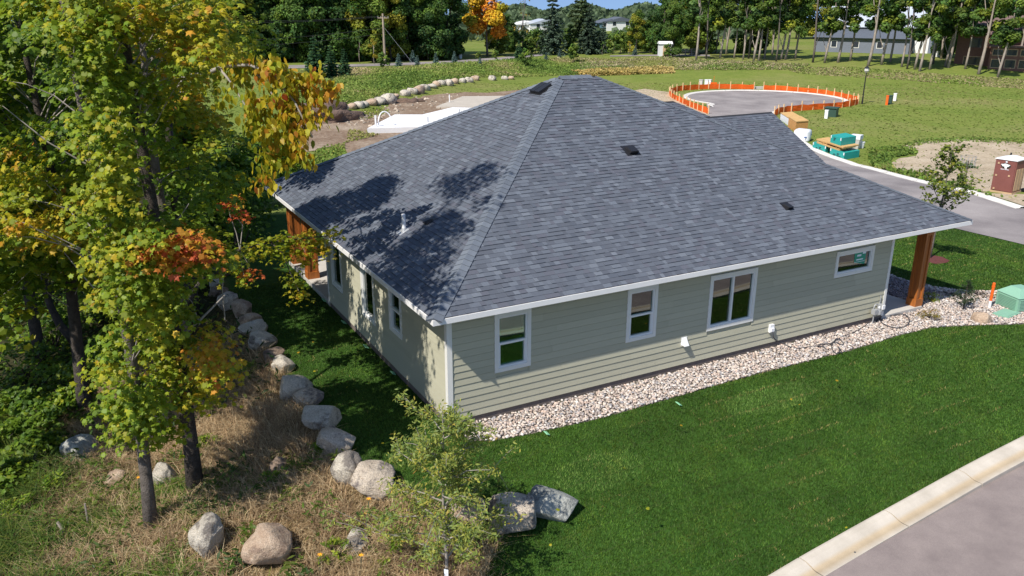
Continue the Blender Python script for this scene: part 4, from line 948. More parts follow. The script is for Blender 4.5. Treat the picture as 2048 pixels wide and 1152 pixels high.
MB().cyl(PT+Rm@np.array([-.2, .3, hh+.1]), .05, .22, 8).build('vent_pipe', 'black_plastic', r)
def disc(cx, cz, rx, rz, y, n=20, wob=0):
    t = np.linspace(0, 2*np.pi, n+1)[:-1]; q = 1+wob*np.sin(t*5); V = np.stack([cx+rx*q*np.cos(t), np.full(n, y), cz+rz*q*np.sin(t)], 1)@Rm.T+PT; return MB().add(V, [tuple(range(n))])
em = disc(.02, 1.66, .28, .17, -d2-.034).build('emblem', 'black_ink', r)
b = disc(.0, 1.70, .24, .085, -d2-.038, 24, .14); b.add(*[(np.array([(-.03, -d2-.0385, 1.5), (.09, -d2-.0385, 1.5), (.1, -d2-.0385, 1.65), (-.06, -d2-.0385, 1.65)])@Rm.T+PT), [(0, 1, 2, 3)]]); b.build('emblem_mark', 'white_plastic', r)
b = MB().box((-.24, -d2-.036, 1.43), (-.06, -d2-.033, 1.46), Rm, PT).box((-.02, -d2-.036, 1.43), (.22, -d2-.033, 1.46), Rm, PT).box((-.03, -d2-.036, 1.86), (.07, -d2-.033, 1.93), Rm, PT); b.build('lettering', 'paper', r)
P = at(2044, 384); o = MB().tube([P+np.array([0, 0, .12]), P+np.array([.5, -.2, .14]), P+np.array([1.1, -.3, .1])], [.12, .15, .11], 8).build('black_pipe', 'black_plastic'); tag(o, 'black ribbed pipe end lying behind the portable toilet', 'pipe')
# lamp post
P = at(1724, 208); hL = htop(P, 140); r = thing('street_lamp', 'slim black street lamp post beside the orange fence', 'street lamp', P)
MB().tube([P, P+np.array([0, 0, .9]), P+np.array([0, 0, hL-.35])], [.12, .08, .06], 10).build('pole', 'lamp_black', r)
b = MB().tube([P+np.array([0, 0, hL-.35]), P+np.array([0, 0, hL-.1]), P+np.array([0, 0, hL+.25])], [.10, .30, .24], 8); b.build('lantern', 'frosted', r); MB().tube([P+np.array([0, 0, hL+.251]), P+np.array([0, 0, hL+.5])], [.34, .05], 8).build('lantern_cap', 'lamp_black', r)
# orange construction fence round the turning circle
FP = [(1416,228),(1398,222),(1380,214),(1360,205),(1342,196),(1336,189),(1352,182.5),(1400,178.5),(1450,177.5),(1508,179)]
FP2 = [(1527,179.5),(1600,184),(1660,192),(1700,200),(1722,207.5),(1700,213.5),(1660,218),(1620,220.5),(1580,223),(1558,227.5),(1549,232)]
r = thing('safety_fence', 'orange plastic safety fence on wooden stakes ringing the turning circle', 'fence', at(1722, 207))
for seg in (FP, FP2):
    Lp = smooth_line([at(*p)[:2] for p in seg], .85); hs = .72
    Vb = []; cb = []
    for i, p in enumerate(Lp):
        z = T1(*p); sag = rng.uniform(-.07, .05); lean = rng.normal(0, .03, 2)
        Vb += [(p[0], p[1], z+.02), (p[0]+lean[0], p[1]+lean[1], z+hs*.5+sag*.4), (p[0]+lean[0]*2, p[1]+lean[1]*2, z+hs+sag)]; cb += [np.array([.92, .15, .018])*rng.uniform(.8, 1.05)]*3
    n_ = len(Lp); Fb = [(i*3+j, (i+1)*3+j, (i+1)*3+j+1, i*3+j+1) for i in range(n_-1) for j in (0, 1)]
    MB().add(Vb, Fb, np.array(cb)).build('netting', 'orange_fabric', r)
    for p in Lp[::2]: z = T1(*p); q = p+rng.normal(0, .02, 2); MB().box((q[0]-.05, q[1]-.05, z), (q[0]+.05, q[1]+.05, z+1.1+rng.uniform(-.08, .08))).build('stake', 'stake_wood', r)
# utility pedestals and markers
def pedestal(px, py, h, wdt, m, label, name='utility_pedestal', cat='utility pedestal'):
    P = at(px, py); r = thing(name, label, cat, P); MB().box((-wdt/2, -wdt/2, 0), (wdt/2, wdt/2, h), quat_rot(np.array([0, 0, 1.]), .5), P).build('body', m, r); MB().box((-wdt*.58, -wdt*.58, h+.001), (wdt*.58, wdt*.58, h+.1), quat_rot(np.array([0, 0, 1.]), .5), P).build('lid', m, r); return r, P
pedestal(1662, 233, .95, 1.25, 'dark_green', 'dark green square utility cabinet alone on the grass'); pedestal(1652, 237, .85, .34, 'white_plastic', 'white marker pedestal against the dark green cabinet')
pedestal(1778, 208, 1.0, .6, 'dark_green', 'narrow green pedestal on the grass beyond the lamp'); pedestal(1789, 202, .9, .35, 'white_plastic', 'slim white pedestal beside the narrow green one'); pedestal(1773, 210, 1.1, .28, 'orange_plastic', 'slim orange marker leaning on the narrow green pedestal')
for px, lb in ((1402, 'pale grey pedestal first of three behind the orange fence'), (1413, 'white and dark pedestal, middle of three behind the fence'), (1419, 'small white pedestal, last of three behind the fence')): pedestal(px, 171, .8, .5, 'frosted' if px == 1402 else 'white_plastic', lb)
P = at(1427, 172); o = MB().box((-.5, -.04, 0), (.5, .04, .55), quat_rot(np.array([0, 0, 1.]), -.5), P).box((-.02, -.02, 0), (.02, .02, 1.5), None, P).build('warning_sign', 'orange_plastic'); tag(o, 'small orange warning frame on the grass behind the fence', 'sign')
P = at(1517, 178); o = MB().box((-1.1, -.3, 0), (1.1, .3, .35), quat_rot(np.array([0, 0, 1.]), -.4), P).build('pale_blocks', 'concrete'); tag(o, 'pale concrete blocks in the gap of the orange fence', 'blocks')
P = at(1933, 338)
r = thing('sapling_guard', 'small shrub inside a wire mesh guard on the sandy lot', 'tree guard', P)
b = MB(); t = np.linspace(0, 2*np.pi, 13)
for q in t[:-1]: b.box((-.008, -.008, 0), (.008, .008, 1.0), None, P+np.array([.55*math.cos(q), .55*math.sin(q), 0]))
for h in (.1, .35, .6, .98): b.tube([P+np.array([.55*math.cos(q), .55*math.sin(q), h]) for q in t], .01, 4)
b.build('wire_cage', 'grey_metal', r)
b = MB(); n = 260; nn = rng.normal(size=(n, 3)); pos = P+np.abs(rng.normal(0, 1, (n, 3)))*np.array([.0, 0, .25])+rng.normal(0, .33, (n, 3))*np.array([1, 1, .2]); scatter(b, SLIM, SLIM_F, pos, frames(nn), rng.uniform(.15, .3, n), np.array([.07, .14, .03])*rng.uniform(.6, 1.4, (n, 1))); b.build('foliage', 'leaf_far', r)
P = at(1930, 358); o = MB().tube([P, P+np.array([.05, 0, .5]), P+np.array([.1, .05, 1.25])], .035, 6).build('wooden_stake', 'bark_dark'); tag(o, 'dark wooden stake upright at the edge of the sandy lot', 'stake')

# utility pole and wires
P = at(770, 129); hP = htop(P, 27); r = thing('utility_pole', 'wooden utility pole with crossarm before the dark forest', 'utility pole', P)
MB().tube([P, P+np.array([0, 0, hP])], [.24, .17], 10).build('pole', 'pole_wood', r)
dr = np.array([RT[0], RT[1], 0])/np.linalg.norm(RT[:2])
MB().box((-1.0, -.08, -.07), (1.0, .08, .07), np.stack([dr, np.cross([0, 0, 1], dr), [0, 0, 1]], 1), P+np.array([0, 0, hP-.75])).build('crossarm', 'pole_wood', r)
for s_ in (-.9, -.35, .35, .9): MB().cyl(P+dr*s_+np.array([0, 0, hP-.67]), .06, .22, 6).build('insulator', 'frosted', r)
MB().tube([P+np.array([0, 0, hP*.75]), P+dr*5.2], .022, 4).build('guy_wire', 'grey_metal', r)
for i, (s_, h_, e) in enumerate(((-.9, hP-.45, (300, 36)), (.9, hP-.45, (300, 42)), (0, hP-2.4, (300, 86)), (0, hP-3.4, (300, 98)))):
    a_ = P+dr*s_+np.array([0, 0, h_]); e_ = CP+ray(*e)*118; t = np.linspace(0, 1, 14); L_ = a_[None]*(1-t)[:, None]+e_[None]*t[:, None]; L_[:, 2] -= 1.2*4*t*(1-t)*.5
    o = MB().tube(L_, .03, 4).build('power_line', 'wire'); tag(o, ['upper power line strung from the utility pole crossarm', 'second power line just below the upper one', 'lower communication wire from the utility pole', 'lowest communication wire from the utility pole'][i], 'wire', 'wires strung from the pole')
P = at(921, 117); o = MB().box((-.25, -.2, 0), (.25, .2, 1.0), None, P).cyl(P+np.array([0, 0, 1.0]), .22, .15, 8).build('roadside_post', 'white_plastic'); tag(o, 'small white box post at the roadside before the forest', 'post')
# ================================================================== TREES
PAL_H = np.array([0, .25, .45, .62, .8, 1.0])
PAL_C = np.array([(.075, .155, .016), (.17, .27, .020), (.31, .36, .022), (.50, .42, .025), (.60, .28, .03), (.60, .12, .045)])
def hue(h): h = np.clip(h, 0, 1); return np.stack([np.interp(h, PAL_H, PAL_C[:, i]) for i in range(3)], -1)
def leaf_clumps(mb, ctr, rad, n_per, size, hues, V=MAPLE, F=MAPLE_F, tilt=.68, hang=False, jit=.09, axis=None):
    ctr = np.asarray(ctr, float); N = len(ctr); rad = np.broadcast_to(np.asarray(rad, float), (N, 3)); n_per = np.broadcast_to(n_per, (N,)).astype(int)
    idx = np.repeat(np.arange(N), n_per); n = len(idx)
    g = rng.normal(0, .52, (n, 3)); ln = np.linalg.norm(g, axis=1)[:, None]; g = np.where(ln > 1.25, g/ln*1.25, g)
    off = g*rad[idx]; off[:, 2] -= .35*(off[:, 0]**2+off[:, 1]**2)/np.maximum(rad[idx, 0], .2)   # sprays bow down at the rim
    pos = ctr[idx]+off
    nrm = np.stack([rng.normal(0, tilt, n), rng.normal(0, tilt, n), np.ones(n)*(.35 if hang else 1)], 1)+np.stack([off[:, 0], off[:, 1], 0*off[:, 0]], 1)*(.6 if not hang else 1.2)+(0 if hang else .55*np.array(SUN))
    if axis is not None:
        ra = pos[:, :2]-np.array(axis)[:2]; ra /= np.linalg.norm(ra, axis=1)[:, None]+.3; nrm[:, :2] += .55*ra; nrm[:, 2] *= .8
    if hang:
        nrm[:, 2] = rng.normal(.25, .25, n); z = nrm/np.linalg.norm(nrm, axis=1)[:, None]; y = np.tile(np.array([0, 0, -1.]), (n, 1))+rng.normal(0, .25, (n, 3)); y -= (y*z).sum(1)[:, None]*z; y /= np.linalg.norm(y, axis=1)[:, None]; R = np.stack([np.cross(y, z), y, z], 2)
    else: R = frames(nrm)
    h = np.asarray(hues, float)[idx]+rng.normal(0, jit, n)
    col = hue(h)*rng.uniform(.75, 1.25, (n, 1))
    s = rng.uniform(.6, 1.3, n)*size
    scatter(mb, V, F, pos, R, s, col)
def bend(a, b, k=5, sag=.1, wob=.06):
    a, b = np.asarray(a, float), np.asarray(b, float); t = np.linspace(0, 1, k)[:, None]; P = a*(1-t)+b*t; L = np.linalg.norm(b-a)
    P[:, 2] += sag*L*np.sin(t[:, 0]*math.pi); P[1:-1] += rng.normal(0, wob*L*.3, (k-2, 3)); return P
def taper(r0, r1, k): return np.linspace(r0, r1, k)
def near_tree(name, label, base, height, r0, clumps, rads, n_per, hues, size, group=None, V=MAPLE, F=MAPLE_F, lean=(0, 0), bark='bark_grey', limbs=(), hang=None, path=None, twigs=True, hangs=None):
    base = np.asarray(base, float); r = thing(name, label, 'tree', base, group)
    k = 12; t = np.linspace(0, 1, k); 
    if path is None:
        tr = base[None]+np.stack([lean[0]*t*height+.10*np.sin(t*7+base[0]), lean[1]*t*height+.08*np.sin(t*6+base[1]), t*height-.15], 1)
    else: tr = np.asarray(path, float); k = len(tr)
    rr = np.interp(np.linspace(0, 1, k), [0, .04, .5, 1], [r0*1.25, r0, r0*.62, r0*.12])
    MB().tube(tr, rr, 10).build('trunk', bark, r, smooth=True)
    ctr = np.asarray(clumps, float); tw = MB(); lb = MB(); nl = 0
    for P, ra in limbs: P = np.asarray(P, float); lb.tube(P, np.linspace(ra[0], ra[1], len(P)), 6); nl += 1
    q_ = np.linspace(1.2, k-1, 46); trd = np.stack([np.interp(q_, np.arange(k), tr[:, i]) for i in range(3)], 1)
    anchors = np.vstack([trd]+[np.asarray(P, float) for P, _ in limbs]) if len(limbs) else trd
    if twigs:
        for c_ in ctr[rng.random(len(ctr)) < .5]:
            hd = np.linalg.norm((anchors-c_)[:, :2], axis=1); d = np.linalg.norm(anchors-c_+np.array([0, 0, 1])*(.6*hd+rng.uniform(0, .4))[:, None], axis=1)+.6*hd
            a = anchors[int(np.argmin(d))]; L = np.linalg.norm(c_-a)
            if L < .15 or L > 2.8: continue
            tw.tube(bend(a, c_, 4, .08, .12), taper(.007+.005*L, .003, 4), 4, cap=False)
    if nl: lb.build('limb', 'twig' if bark != 'bark_dark' else bark, r, smooth=True)
    if twigs and tw.n > 200: tw.build('twigs', 'twig', r)
    cr = MB(); leaf_clumps(cr, ctr, rads, n_per, size, hues, V, F, axis=base)
    if hangs is not None: leaf_clumps(cr, *hangs[:1], *hangs[1:], V=OVAL, F=OVAL_F, hang=True, jit=.1)
    cr.build('crown', 'leaf', r); return r
def pxp(poly, n):
    P = np.array(poly, float); x0, y0 = P.min(0); x1, y1 = P.max(0); out = []
    while len(out) < n:
        x, y = rng.uniform(x0, x1), rng.uniform(y0, y1)
        if inpoly([x], [y], poly)[0]: out.append((x, y))
    return np.array(out)
SUNV = np.array(SUN)
def sunny(P, targets, rad=.75, far=14):
    """which clumps of a crown leave the given lower sprays in the sun"""
    keep = np.ones(len(P), bool)
    for q in targets:
        d = P-q; a = d@SUNV; off = np.linalg.norm(d-a[:, None]*SUNV, axis=1); keep &= ~((a > .5) & (a < far) & (off < rad))
    return keep
def crown_pts(cx, cy, z0, z1, R, n, shape=.55):
    u = rng.uniform(0, 1, n); z = z0+(z1-z0)*u; prof = np.clip(np.sin(np.pi*np.clip(.12+u*.88, 0, 1))**shape, .12, 1); a = rng.uniform(0, 2*np.pi, n); q = np.sqrt(rng.uniform(.05, 1, n))
    return np.stack([cx+R*prof*q*np.cos(a), cy+R*prof*q*np.sin(a), z], 1)

t1, t2 = at(308, 1068), at(388, 994)
LOW = [(205,480),(260,440),(340,430),(420,470),(450,545),(435,610),(450,680),(472,765),(440,800),(395,825),(400,850),(345,875),(245,865),(200,815),(222,760),(208,700),(222,600),(190,560)]
lowp = np.vstack([pxp(LOW, 165), pxp([(205,470),(420,440),(470,560),(430,610),(200,620)], 52)])
def low_hue(p):
    x, y = p
    if abs(x-350) < 50 and abs(y-485) < 26: return rng.uniform(.66, 1.0)
    if x > 385 and y > 660: return rng.uniform(.52, .76)
    if x > 370 and 520 < y < 660: return rng.uniform(.42, .62)
    return rng.uniform(.24, .52)
lc = np.array([vdeep(x, y, t1 if x < 330 else t2, rng.uniform(-1.7, .9)) for x, y in lowp]); lh = np.array([low_hue(p) for p in lowp])
sel = lowp[:, 0] < 330
up1 = crown_pts(t1[0]-.3, t1[1], 5.2, 15.0, 2.6, 150); up2 = crown_pts(t2[0]+.2, t2[1]+.3, 5.4, 16.4, 2.4, 165)
def uphue(P): return np.clip(.36+.16*np.sin(P[:, 0]*1.3+P[:, 2]*.9)+rng.normal(0, .10, len(P)), .05, .8)
sw = [(470,512),(492,498),(520,484),(548,476),(575,472),(600,476),(622,470),(645,482),(664,462),(655,500),(600,505),(570,515),(585,545),(592,570),(602,590),(500,545),(490,560),(470,535),(630,500),(612,520),(556,500),(610,488),(575,490),(530,505),(455,408),(478,425),(470,395)]
swc = np.array([deep(x, y, 20.6+(x-470)/200*1.2) for x, y in sw]); swh = np.array([.46 if x < 600 else .58 for x, y in sw]); swh[-3:] = [.95, .98, .8]; swh[15] = .9
hp = [(415,125),(435,112),(455,118),(470,128),(485,135),(420,140),(500,118),(515,125),(530,135),(545,120),(560,132),(480,155),(520,150),(548,160),(565,150),(575,165),(590,160),(610,165),(630,175),(650,180),(665,178),(600,180),(615,190),(640,195),(575,190),(590,205),(600,220),(610,235),(620,225),(585,225),(560,210),(540,200),(500,195),(515,215),(530,235),(548,245),(565,255),(580,262),(595,250),(605,265),(555,275),(535,290),(540,310),(532,330),(528,350),(525,365),(575,280),(590,290),(520,265),(505,245),(495,225),(610,320),(585,318),(560,330),(430,165),(460,190),(600,300),(310,205),(325,215)]
hc = np.array([deep(x, y, 20+rng.normal(0, .25)) for x, y in hp]); hh_ = np.array([np.clip(.50+(x-430)/1050+rng.normal(0, .05), .46, .76) for x, y in hp])
lit_ = np.vstack([hc[::3], swc[::2], lc[lowp[:, 0] > 390][::6]]); dap = np.array([(rng.uniform(-2.5, -.2), rng.uniform(-1.5, 9.5), -.2) for _ in range(42)]+[(0, .5, 1.2), (0, 1.0, 2.0), (0, 1.5, .8), (0, .7, .3), (0, 2.4, .5), (-2.5, 1.0, 0), (-2.6, 2.5, 0), (-2.2, -1.5, 0), (-3.4, -.6, -.5), (-4.2, -1.0, -.7), (-4.6, -2.0, -.8), (-3.2, 1.2, -.5), (-2.8, 5, 0), (-2.7, 7, 0)]+[(rng.uniform(-5.6, -2.8), rng.uniform(-2.5, 1.6), -.7) for _ in range(16)])
GOLD = [(385,95),(690,95),(700,340),(520,380),(470,260),(385,200)]
def clear_of(P, poly):
    q = np.array([proj(p) for p in P]); return P[~inpoly(q[:, 0], q[:, 1], poly)]
def dapple(P): P = clear_of(P, GOLD); return P[sunny(P, dap, .46, 22)]
up1 = dapple(up1); up2 = dapple(up2)
km = sunny(lc, dap, .36, 22); lc, lh, lowp = lc[km], lh[km], lowp[km]; sel = lowp[:, 0] < 330
up1 = up1[sunny(up1, hc[::2], .85, 16)]; up2 = up2[sunny(up2, hc[::2], .85, 16)]; up1 = up1[sunny(up1, lit_, .6)]; up2 = up2[sunny(up2, lit_, .6)]; up1 = up1[(up1[:, 2] < 9.8) | (rng.random(len(up1)) < .5)]; up2 = up2[(up2[:, 2] < 9.8) | (rng.random(len(up2)) < .5)]
fr = pxp([(0, -20), (500, -20), (505, 90), (400, 130), (330, 260), (470, 300), (480, 420), (390, 440), (250, 430), (180, 500), (0, 470)], 215)
frp = np.array([vdeep(x, y, t1, rng.uniform(-2.3, 1.6)+.003*x) for x, y in fr]); frp = dapple(frp[sunny(frp, lit_, .5)]); frp = frp[sunny(frp, hc[::2], .7)]
tky = np.linspace(-20, 852, 60); tk = np.array([vdeep(x+rng.normal(0, 16), y, t1, rng.uniform(-1.3, -.35)) for x, y in zip(np.interp(tky, [0, 380, 850], [170, 212, 268]), tky)])
s1 = np.linalg.norm(frp[:, :2]-t1[:2], axis=1) < np.linalg.norm(frp[:, :2]-t2[:2], axis=1)
up1 = np.vstack([up1, frp[s1]]); up2 = np.vstack([up2, frp[~s1]]); tk = tk[(tky < 545) | (tky > 765)]; lc = np.vstack([lc, tk]); lowp = np.vstack([lowp, np.tile([[250, 500]], (len(tk), 1))]); lh = np.concatenate([lh, rng.uniform(.28, .5, len(tk))]); sel = np.concatenate([sel, np.ones(len(tk), bool)])
rd_ = [(318,492),(330,480),(352,474),(372,482),(388,490),(402,496),(345,500),(368,504),(300,498)]
lc = np.vstack([lc, [vdeep(x, y, t2, rng.uniform(-2.3, -1.5)) for x, y in rd_]]); lh = np.concatenate([lh, rng.uniform(.74, .98, len(rd_))]); lowp = np.vstack([lowp, [(400, 490)]*len(rd_)]); sel = np.concatenate([sel, np.zeros(len(rd_), bool)])
cl1 = np.vstack([lc[sel], up1]); cl2 = np.vstack([lc[~sel], up2])
limb1 = [deep(x, y, d) for x, y, d in ((352, 640, 18.9), (390, 580, 19.3), (430, 518, 20), (480, 500, 20.6), (540, 484, 21), (600, 478, 21.3), (655, 472, 21.6))]
limb1b = [deep(x, y, d) for x, y, d in ((540, 484, 21), (565, 505, 21), (580, 545, 21.1), (600, 585, 21.2))]
limb2 = [deep(x, y, d) for x, y, d in ((300, 760, 18), (340, 690, 17.6), (400, 640, 17.4), (450, 590, 17.6))]
limb3 = [deep(x, y, d) for x, y, d in ((345, 720, 18.6), (400, 650, 18.4), (450, 640, 18.2), (485, 665, 18.2))]
near_tree('maple_tree', 'slender maple with thin grey leaning trunk nearest the camera on the straw slope', t1, 15.2, .135, cl1, (.50, .50, .17), 74, np.concatenate([lh[sel], uphue(up1)]), .13, limbs=[(limb2, (.05, .015))])
near_tree('maple_tree', 'maple with thicker dark trunk whose yellow branch reaches to the back porch', t2, 16.8, .17, np.vstack([cl2, swc]), np.vstack([np.tile([.50, .50, .17], (len(cl2), 1)), np.tile([.30, .30, .13], (len(swc), 1))]), np.concatenate([np.full(len(cl2), 74), np.full(len(swc), 46)]), np.concatenate([lh[~sel], uphue(up2), swh]), .13, limbs=[(limb1, (.06, .012)), (limb1b, (.025, .006)), (limb3, (.03, .006))], bark='bark_dark')
# tree with the drooping golden branch
b3 = np.array([-5.1, 5.7, T1(-5.1, 5.7)])
lm = [deep(x, y, d) for x, y, d in ((300, 200, 21.3), (320, 176, 20.8), (360, 156, 20.2), (410, 148, 20), (450, 132, 20), (500, 130, 20), (545, 150, 20), (590, 205, 20), (625, 275, 20))]
lm2 = [deep(x, y, 20) for x, y in ((440, 138), (462, 165), (490, 210), (512, 255))]; lm3 = [deep(x, y, 20.1) for x, y in ((500, 131), (530, 165), (560, 215), (590, 262))]; lm4 = [deep(x, y, 20.1) for x, y in ((365, 158), (355, 175), (362, 186), (385, 180), (398, 172))]
up3 = crown_pts(b3[0]-.4, b3[1], 3.8, 13.2, 2.4, 210); up3 = up3[sunny(up3, hc[::2], .8, 16)]; up3 = dapple(up3)
near_tree('linden_tree', 'tree with arching pale limb hung with drooping golden orange leaves', b3, 13.6, .17, up3, (.52, .52, .2), 52, uphue(up3)+.04, .14, V=MAPLE_LO, F=MAPLE_LO_F, twigs=False, limbs=[(lm, (.085, .02)), (lm2, (.035, .008)), (lm3, (.035, .008)), (lm4, (.03, .008))], hangs=(np.vstack([hc, hc+rng.normal(0, .16, hc.shape)]), (.26, .26, .24), 17, .17, np.concatenate([hh_, hh_-.03])))
# the wood edge behind them
WOODS = [(-7.6, 7.2, 13, 2.5, .30, 'tall green maple at the wood edge behind the thin leaning maple'), (-9.8, 4.6, 10.5, 2.3, .36, 'bushy yellow-green maple at the wood edge, outermost beside the curved trunk'), (-8.6, 11.5, 14, 2.6, .26, 'dark green maple in the second rank behind the curved trunk'),
         (-4.0, 12.5, 11.5, 2.2, .30, 'straight-trunked tree opposite the back porch, lower leaves yellowing'), (-6.6, 17, 13, 2.5, .24, 'shaded tree deep in the wood behind the straight-trunked tree'), (-2.6, 20.5, 11.5, 2.0, .40, 'yellowing tree with visible upright trunk behind the porch corner'),
         (-11.5, 9, 15, 2.9, .22, 'broad green tree deep in the wood by the frame edge'), (-10.5, 19, 14, 2.8, .18, 'dark broad tree far inside the wood'), (-5.0, 27, 14, 2.8, .2, 'dark tree at the far bend of the wood edge'), (-1.2, 29, 12.5, 2.3, .24, 'leafy tree at the wood edge past the house end')]
for i, (x, y, h, R, hb_, lb) in enumerate(WOODS):
    n = int(46*R*h/13*(1.75 if i < 6 else 1.25)); P = crown_pts(x, y, 2.6 if i not in (3, 5) else 4.0, h, R, n); P = dapple(P); P = P[sunny(P, [(0, yy_, zz_) for yy_ in (12.5, 14.6) for zz_ in (.2, .9, 1.6, 2.2)], 1.0, 20)]; P = P[sunny(P, list(lc[::9]), .6)]; n = len(P)
    hs = np.clip(hb_+.14*np.sin(P[:, 0]*1.1+P[:, 2]*.8+i)+rng.normal(0, .09, n), 0, .8)
    near_tree('woodland_tree', lb, (x, y, T1(x, y)), h+.3, rng.uniform(.16, .22), P, (.62, .62, .24), 58, hs, .165, V=MAPLE_LO, F=MAPLE_LO_F, bark='bark_dark', twigs=i < 6, lean=(rng.normal(0, .01), rng.normal(0, .01)))
# the curved leaning trunk
Bc = at(172, 712); pth = [Bc-np.array([0, 0, .2])]+[deep(x, y, mpp(Bc)*CF-.2) for x, y in ((150, 685), (120, 650), (100, 610), (90, 570), (84, 530), (84, 480), (95, 420), (110, 340))]
P = np.array([deep(x, y, mpp(Bc)*CF+rng.normal(0, .8)) for x, y in pxp([(0, 300), (200, 280), (240, 420), (170, 520), (0, 520)], 60)]); P = dapple(P)
near_tree('crooked_tree', 'tree with a dark curved leaning trunk rising from the shaded undergrowth', Bc, 6, .15, P, (.6, .6, .24), 55, rng.uniform(.2, .45, len(P)), .15, V=MAPLE_LO, F=MAPLE_LO_F, bark='bark_dark', path=pth)

# undergrowth shrubs, each its own
def shrub(name, label, P, R, h, n, size, hues, V=SLIM, F=SLIM_F, cat='shrub', group=None, tint=(1, 1, 1), m='leaf'):
    r = thing(name, label, cat, P, group); b = MB()
    for _ in range(7):
        a = rng.uniform(0, 6.28); e = P+np.array([R*.6*math.cos(a), R*.6*math.sin(a), h*rng.uniform(.6, .95)]); b.tube(bend(P, e, 4, .1, .1), taper(.02*h+.006, .005, 4), 4, cap=False)
    b.build('stems', 'bark_dark', r); cr = MB()
    k = max(5, n//22); a = rng.uniform(0, 2*np.pi, k); q = np.sqrt(rng.uniform(0, 1, k)); z = rng.uniform(.12, 1, k); rr = R*q*np.sqrt(np.clip(1.15-z*z, .05, 1))
    c_ = P+np.stack([rr*np.cos(a), rr*np.sin(a), z*h*.92], 1)
    leaf_clumps(cr, c_, (R*.30, R*.30, h*.13), max(4, n//k), size, rng.uniform(*hues, k), V, F, tilt=.8)
    cr.c = [x*np.array(tint) for x in cr.c]; cr.build('foliage', m, r); return r
US = [(30,640,1.3,1.7),(110,700,1.2,1.5),(60,770,1.3,1.3),(190,640,1.2,1.4),(150,790,1.1,1.1),(250,620,1.2,1.6),(10,560,1.5,2.2),(230,730,1.0,1.1),(90,600,1.4,2.0),(330,560,1.2,1.6),(30,850,1.1,1.0),(120,850,1.0,.8),(25,905,1.0,.9),(85,915,.8,.7),(20,985,.9,.8),(150,830,.7,.9)]
wd = ['under the curved trunk root','below the curved trunk','low at the dark wood floor','between curved trunk and thin maple','at the lower rim of the shade','behind the thin maple leaves','at the dark frame-side of the wood','just above the bluish boulder','behind the curved trunk','behind the thick maple leaves','lowest, beside the bright weeds','above the bluish boulder in weeds', 'at the frame-side rim of the bright weeds', 'between the frame-side weeds and the bluish boulder', 'lowest at the frame-side among tall grass', 'just over the top of the bluish boulder']
for (px, py, R, h), w_ in zip(US, wd): shrub('undergrowth_shrub', f'dark leafy undergrowth shrub {w_}', at(px, py), R, h, 900, .13, (.02, .32), MAPLE_LO, MAPLE_LO_F, group='undergrowth in the shaded wood')
for i, (x, y, R, h) in enumerate([(-1.5, 17.0, 1.2, 1.7), (-1.2, 20, 1.4, 2.2), (.2, 23, 1.5, 2.4), (-3.2, 15.2, 1.0, 1.3), (1.6, 27, 1.6, 2.2), (-3.5, 22, 1.4, 2.2), (3.2, 31, 1.6, 2.0), (-.6, 25.5, 1.4, 2.6)]):
    shrub('hedge_bush', f'dark green bush behind the back porch, {ordinal(i)} going away from the boulders', np.array([x, y, T1(x, y)]), R, h, 1000, .12, (.0, .2), SLIM, SLIM_F, group='bushes behind the back porch')
for px, py, R, h, lb in ((548, 975, .34, .5, 'below the small mauve rock on the straw slope'), (575, 1000, .3, .35, 'just beside the first slope weed under the mauve rock'), (680, 1120, .4, .45, 'at the bottom edge near the orange flowers'), (420, 900, .35, .4, 'between the thick trunk and the lawn boulders'), (655, 905, .3, .4, 'against the lawn boulders mid row'), (790, 1120, .45, .5, 'at the foot of the young tree'), (500, 760, .4, .6, 'in the shade beside the lichened boulders'), (60, 960, .5, .8, 'at the frame-side of the bluish boulder'), (40, 1050, .5, .7, 'in the bottom corner above the drain tubing'), (120, 990, .45, .6, 'below the bluish boulder')):
    shrub('leafy_weed', f'green leafy weed clump {lb}', at(px, py), R, h, 420, .10, (.12, .34), SLIM, SLIM_F, 'weed', 'leafy weeds on the slope')
for i, (px, py, R, h) in enumerate([(470, 452, 1.7, 3.4), (505, 412, 1.9, 3.6), (440, 480, 1.6, 3.2), (528, 372, 2.0, 3.2), (430, 420, 2.2, 4.2), (560, 345, 1.9, 2.2), (395, 400, 2.4, 4.6)]):
    shrub('thicket_bush', f'tall shaded thicket bush behind the trunks at the wood edge, {ordinal(i)} in its cluster', at(px, py), R, h, 1900, .22, (.0, .22), MAPLE_LO, MAPLE_LO_F, 'bush', 'thicket behind the wood edge')
# planting bed shrubs
def mini_pine(P):
    r = thing('dwarf_pine', 'small upright dwarf pine on the gravel near the porch column', 'shrub', P); b = MB().tube([P, P+np.array([0, 0, 1.05])], [.03, .01], 6); b.build('trunk', 'bark_dark', r); cr = MB()
    for i in range(34):
        z = rng.uniform(.12, 1.0); a = rng.uniform(0, 6.28); L = .50*(1.08-z); d = np.array([math.cos(a), math.sin(a), .55]); t = np.linspace(.15, 1, 26)[:, None]; pos = P+np.array([0, 0, z*1.0])+d*L*t+rng.normal(0, .02, (26, 3))
        scatter(cr, SLIM*np.array([.5, 1, 1]), SLIM_F, pos, frames(rng.normal(size=(26, 3))), rng.uniform(.08, .13, 26), np.array([.05, .085, .035])*rng.uniform(.6, 1.5, (26, 1)))
    cr.build('needles', 'leaf', r)
mini_pine(at(1926, 620))
shrub('ground_shrub', 'low yellow-green shrub right beside the cedar column foot', at(1860, 603), .33, .42, 420, .06, (.22, .5), group='low shrubs in the gravel bed')
shrub('ground_shrub', 'reddish-tipped low shrub on the gravel before the porch slab', at(1858, 640), .36, .40, 420, .055, (.1, .35), tint=(1.6, .8, .9), group='low shrubs in the gravel bed')
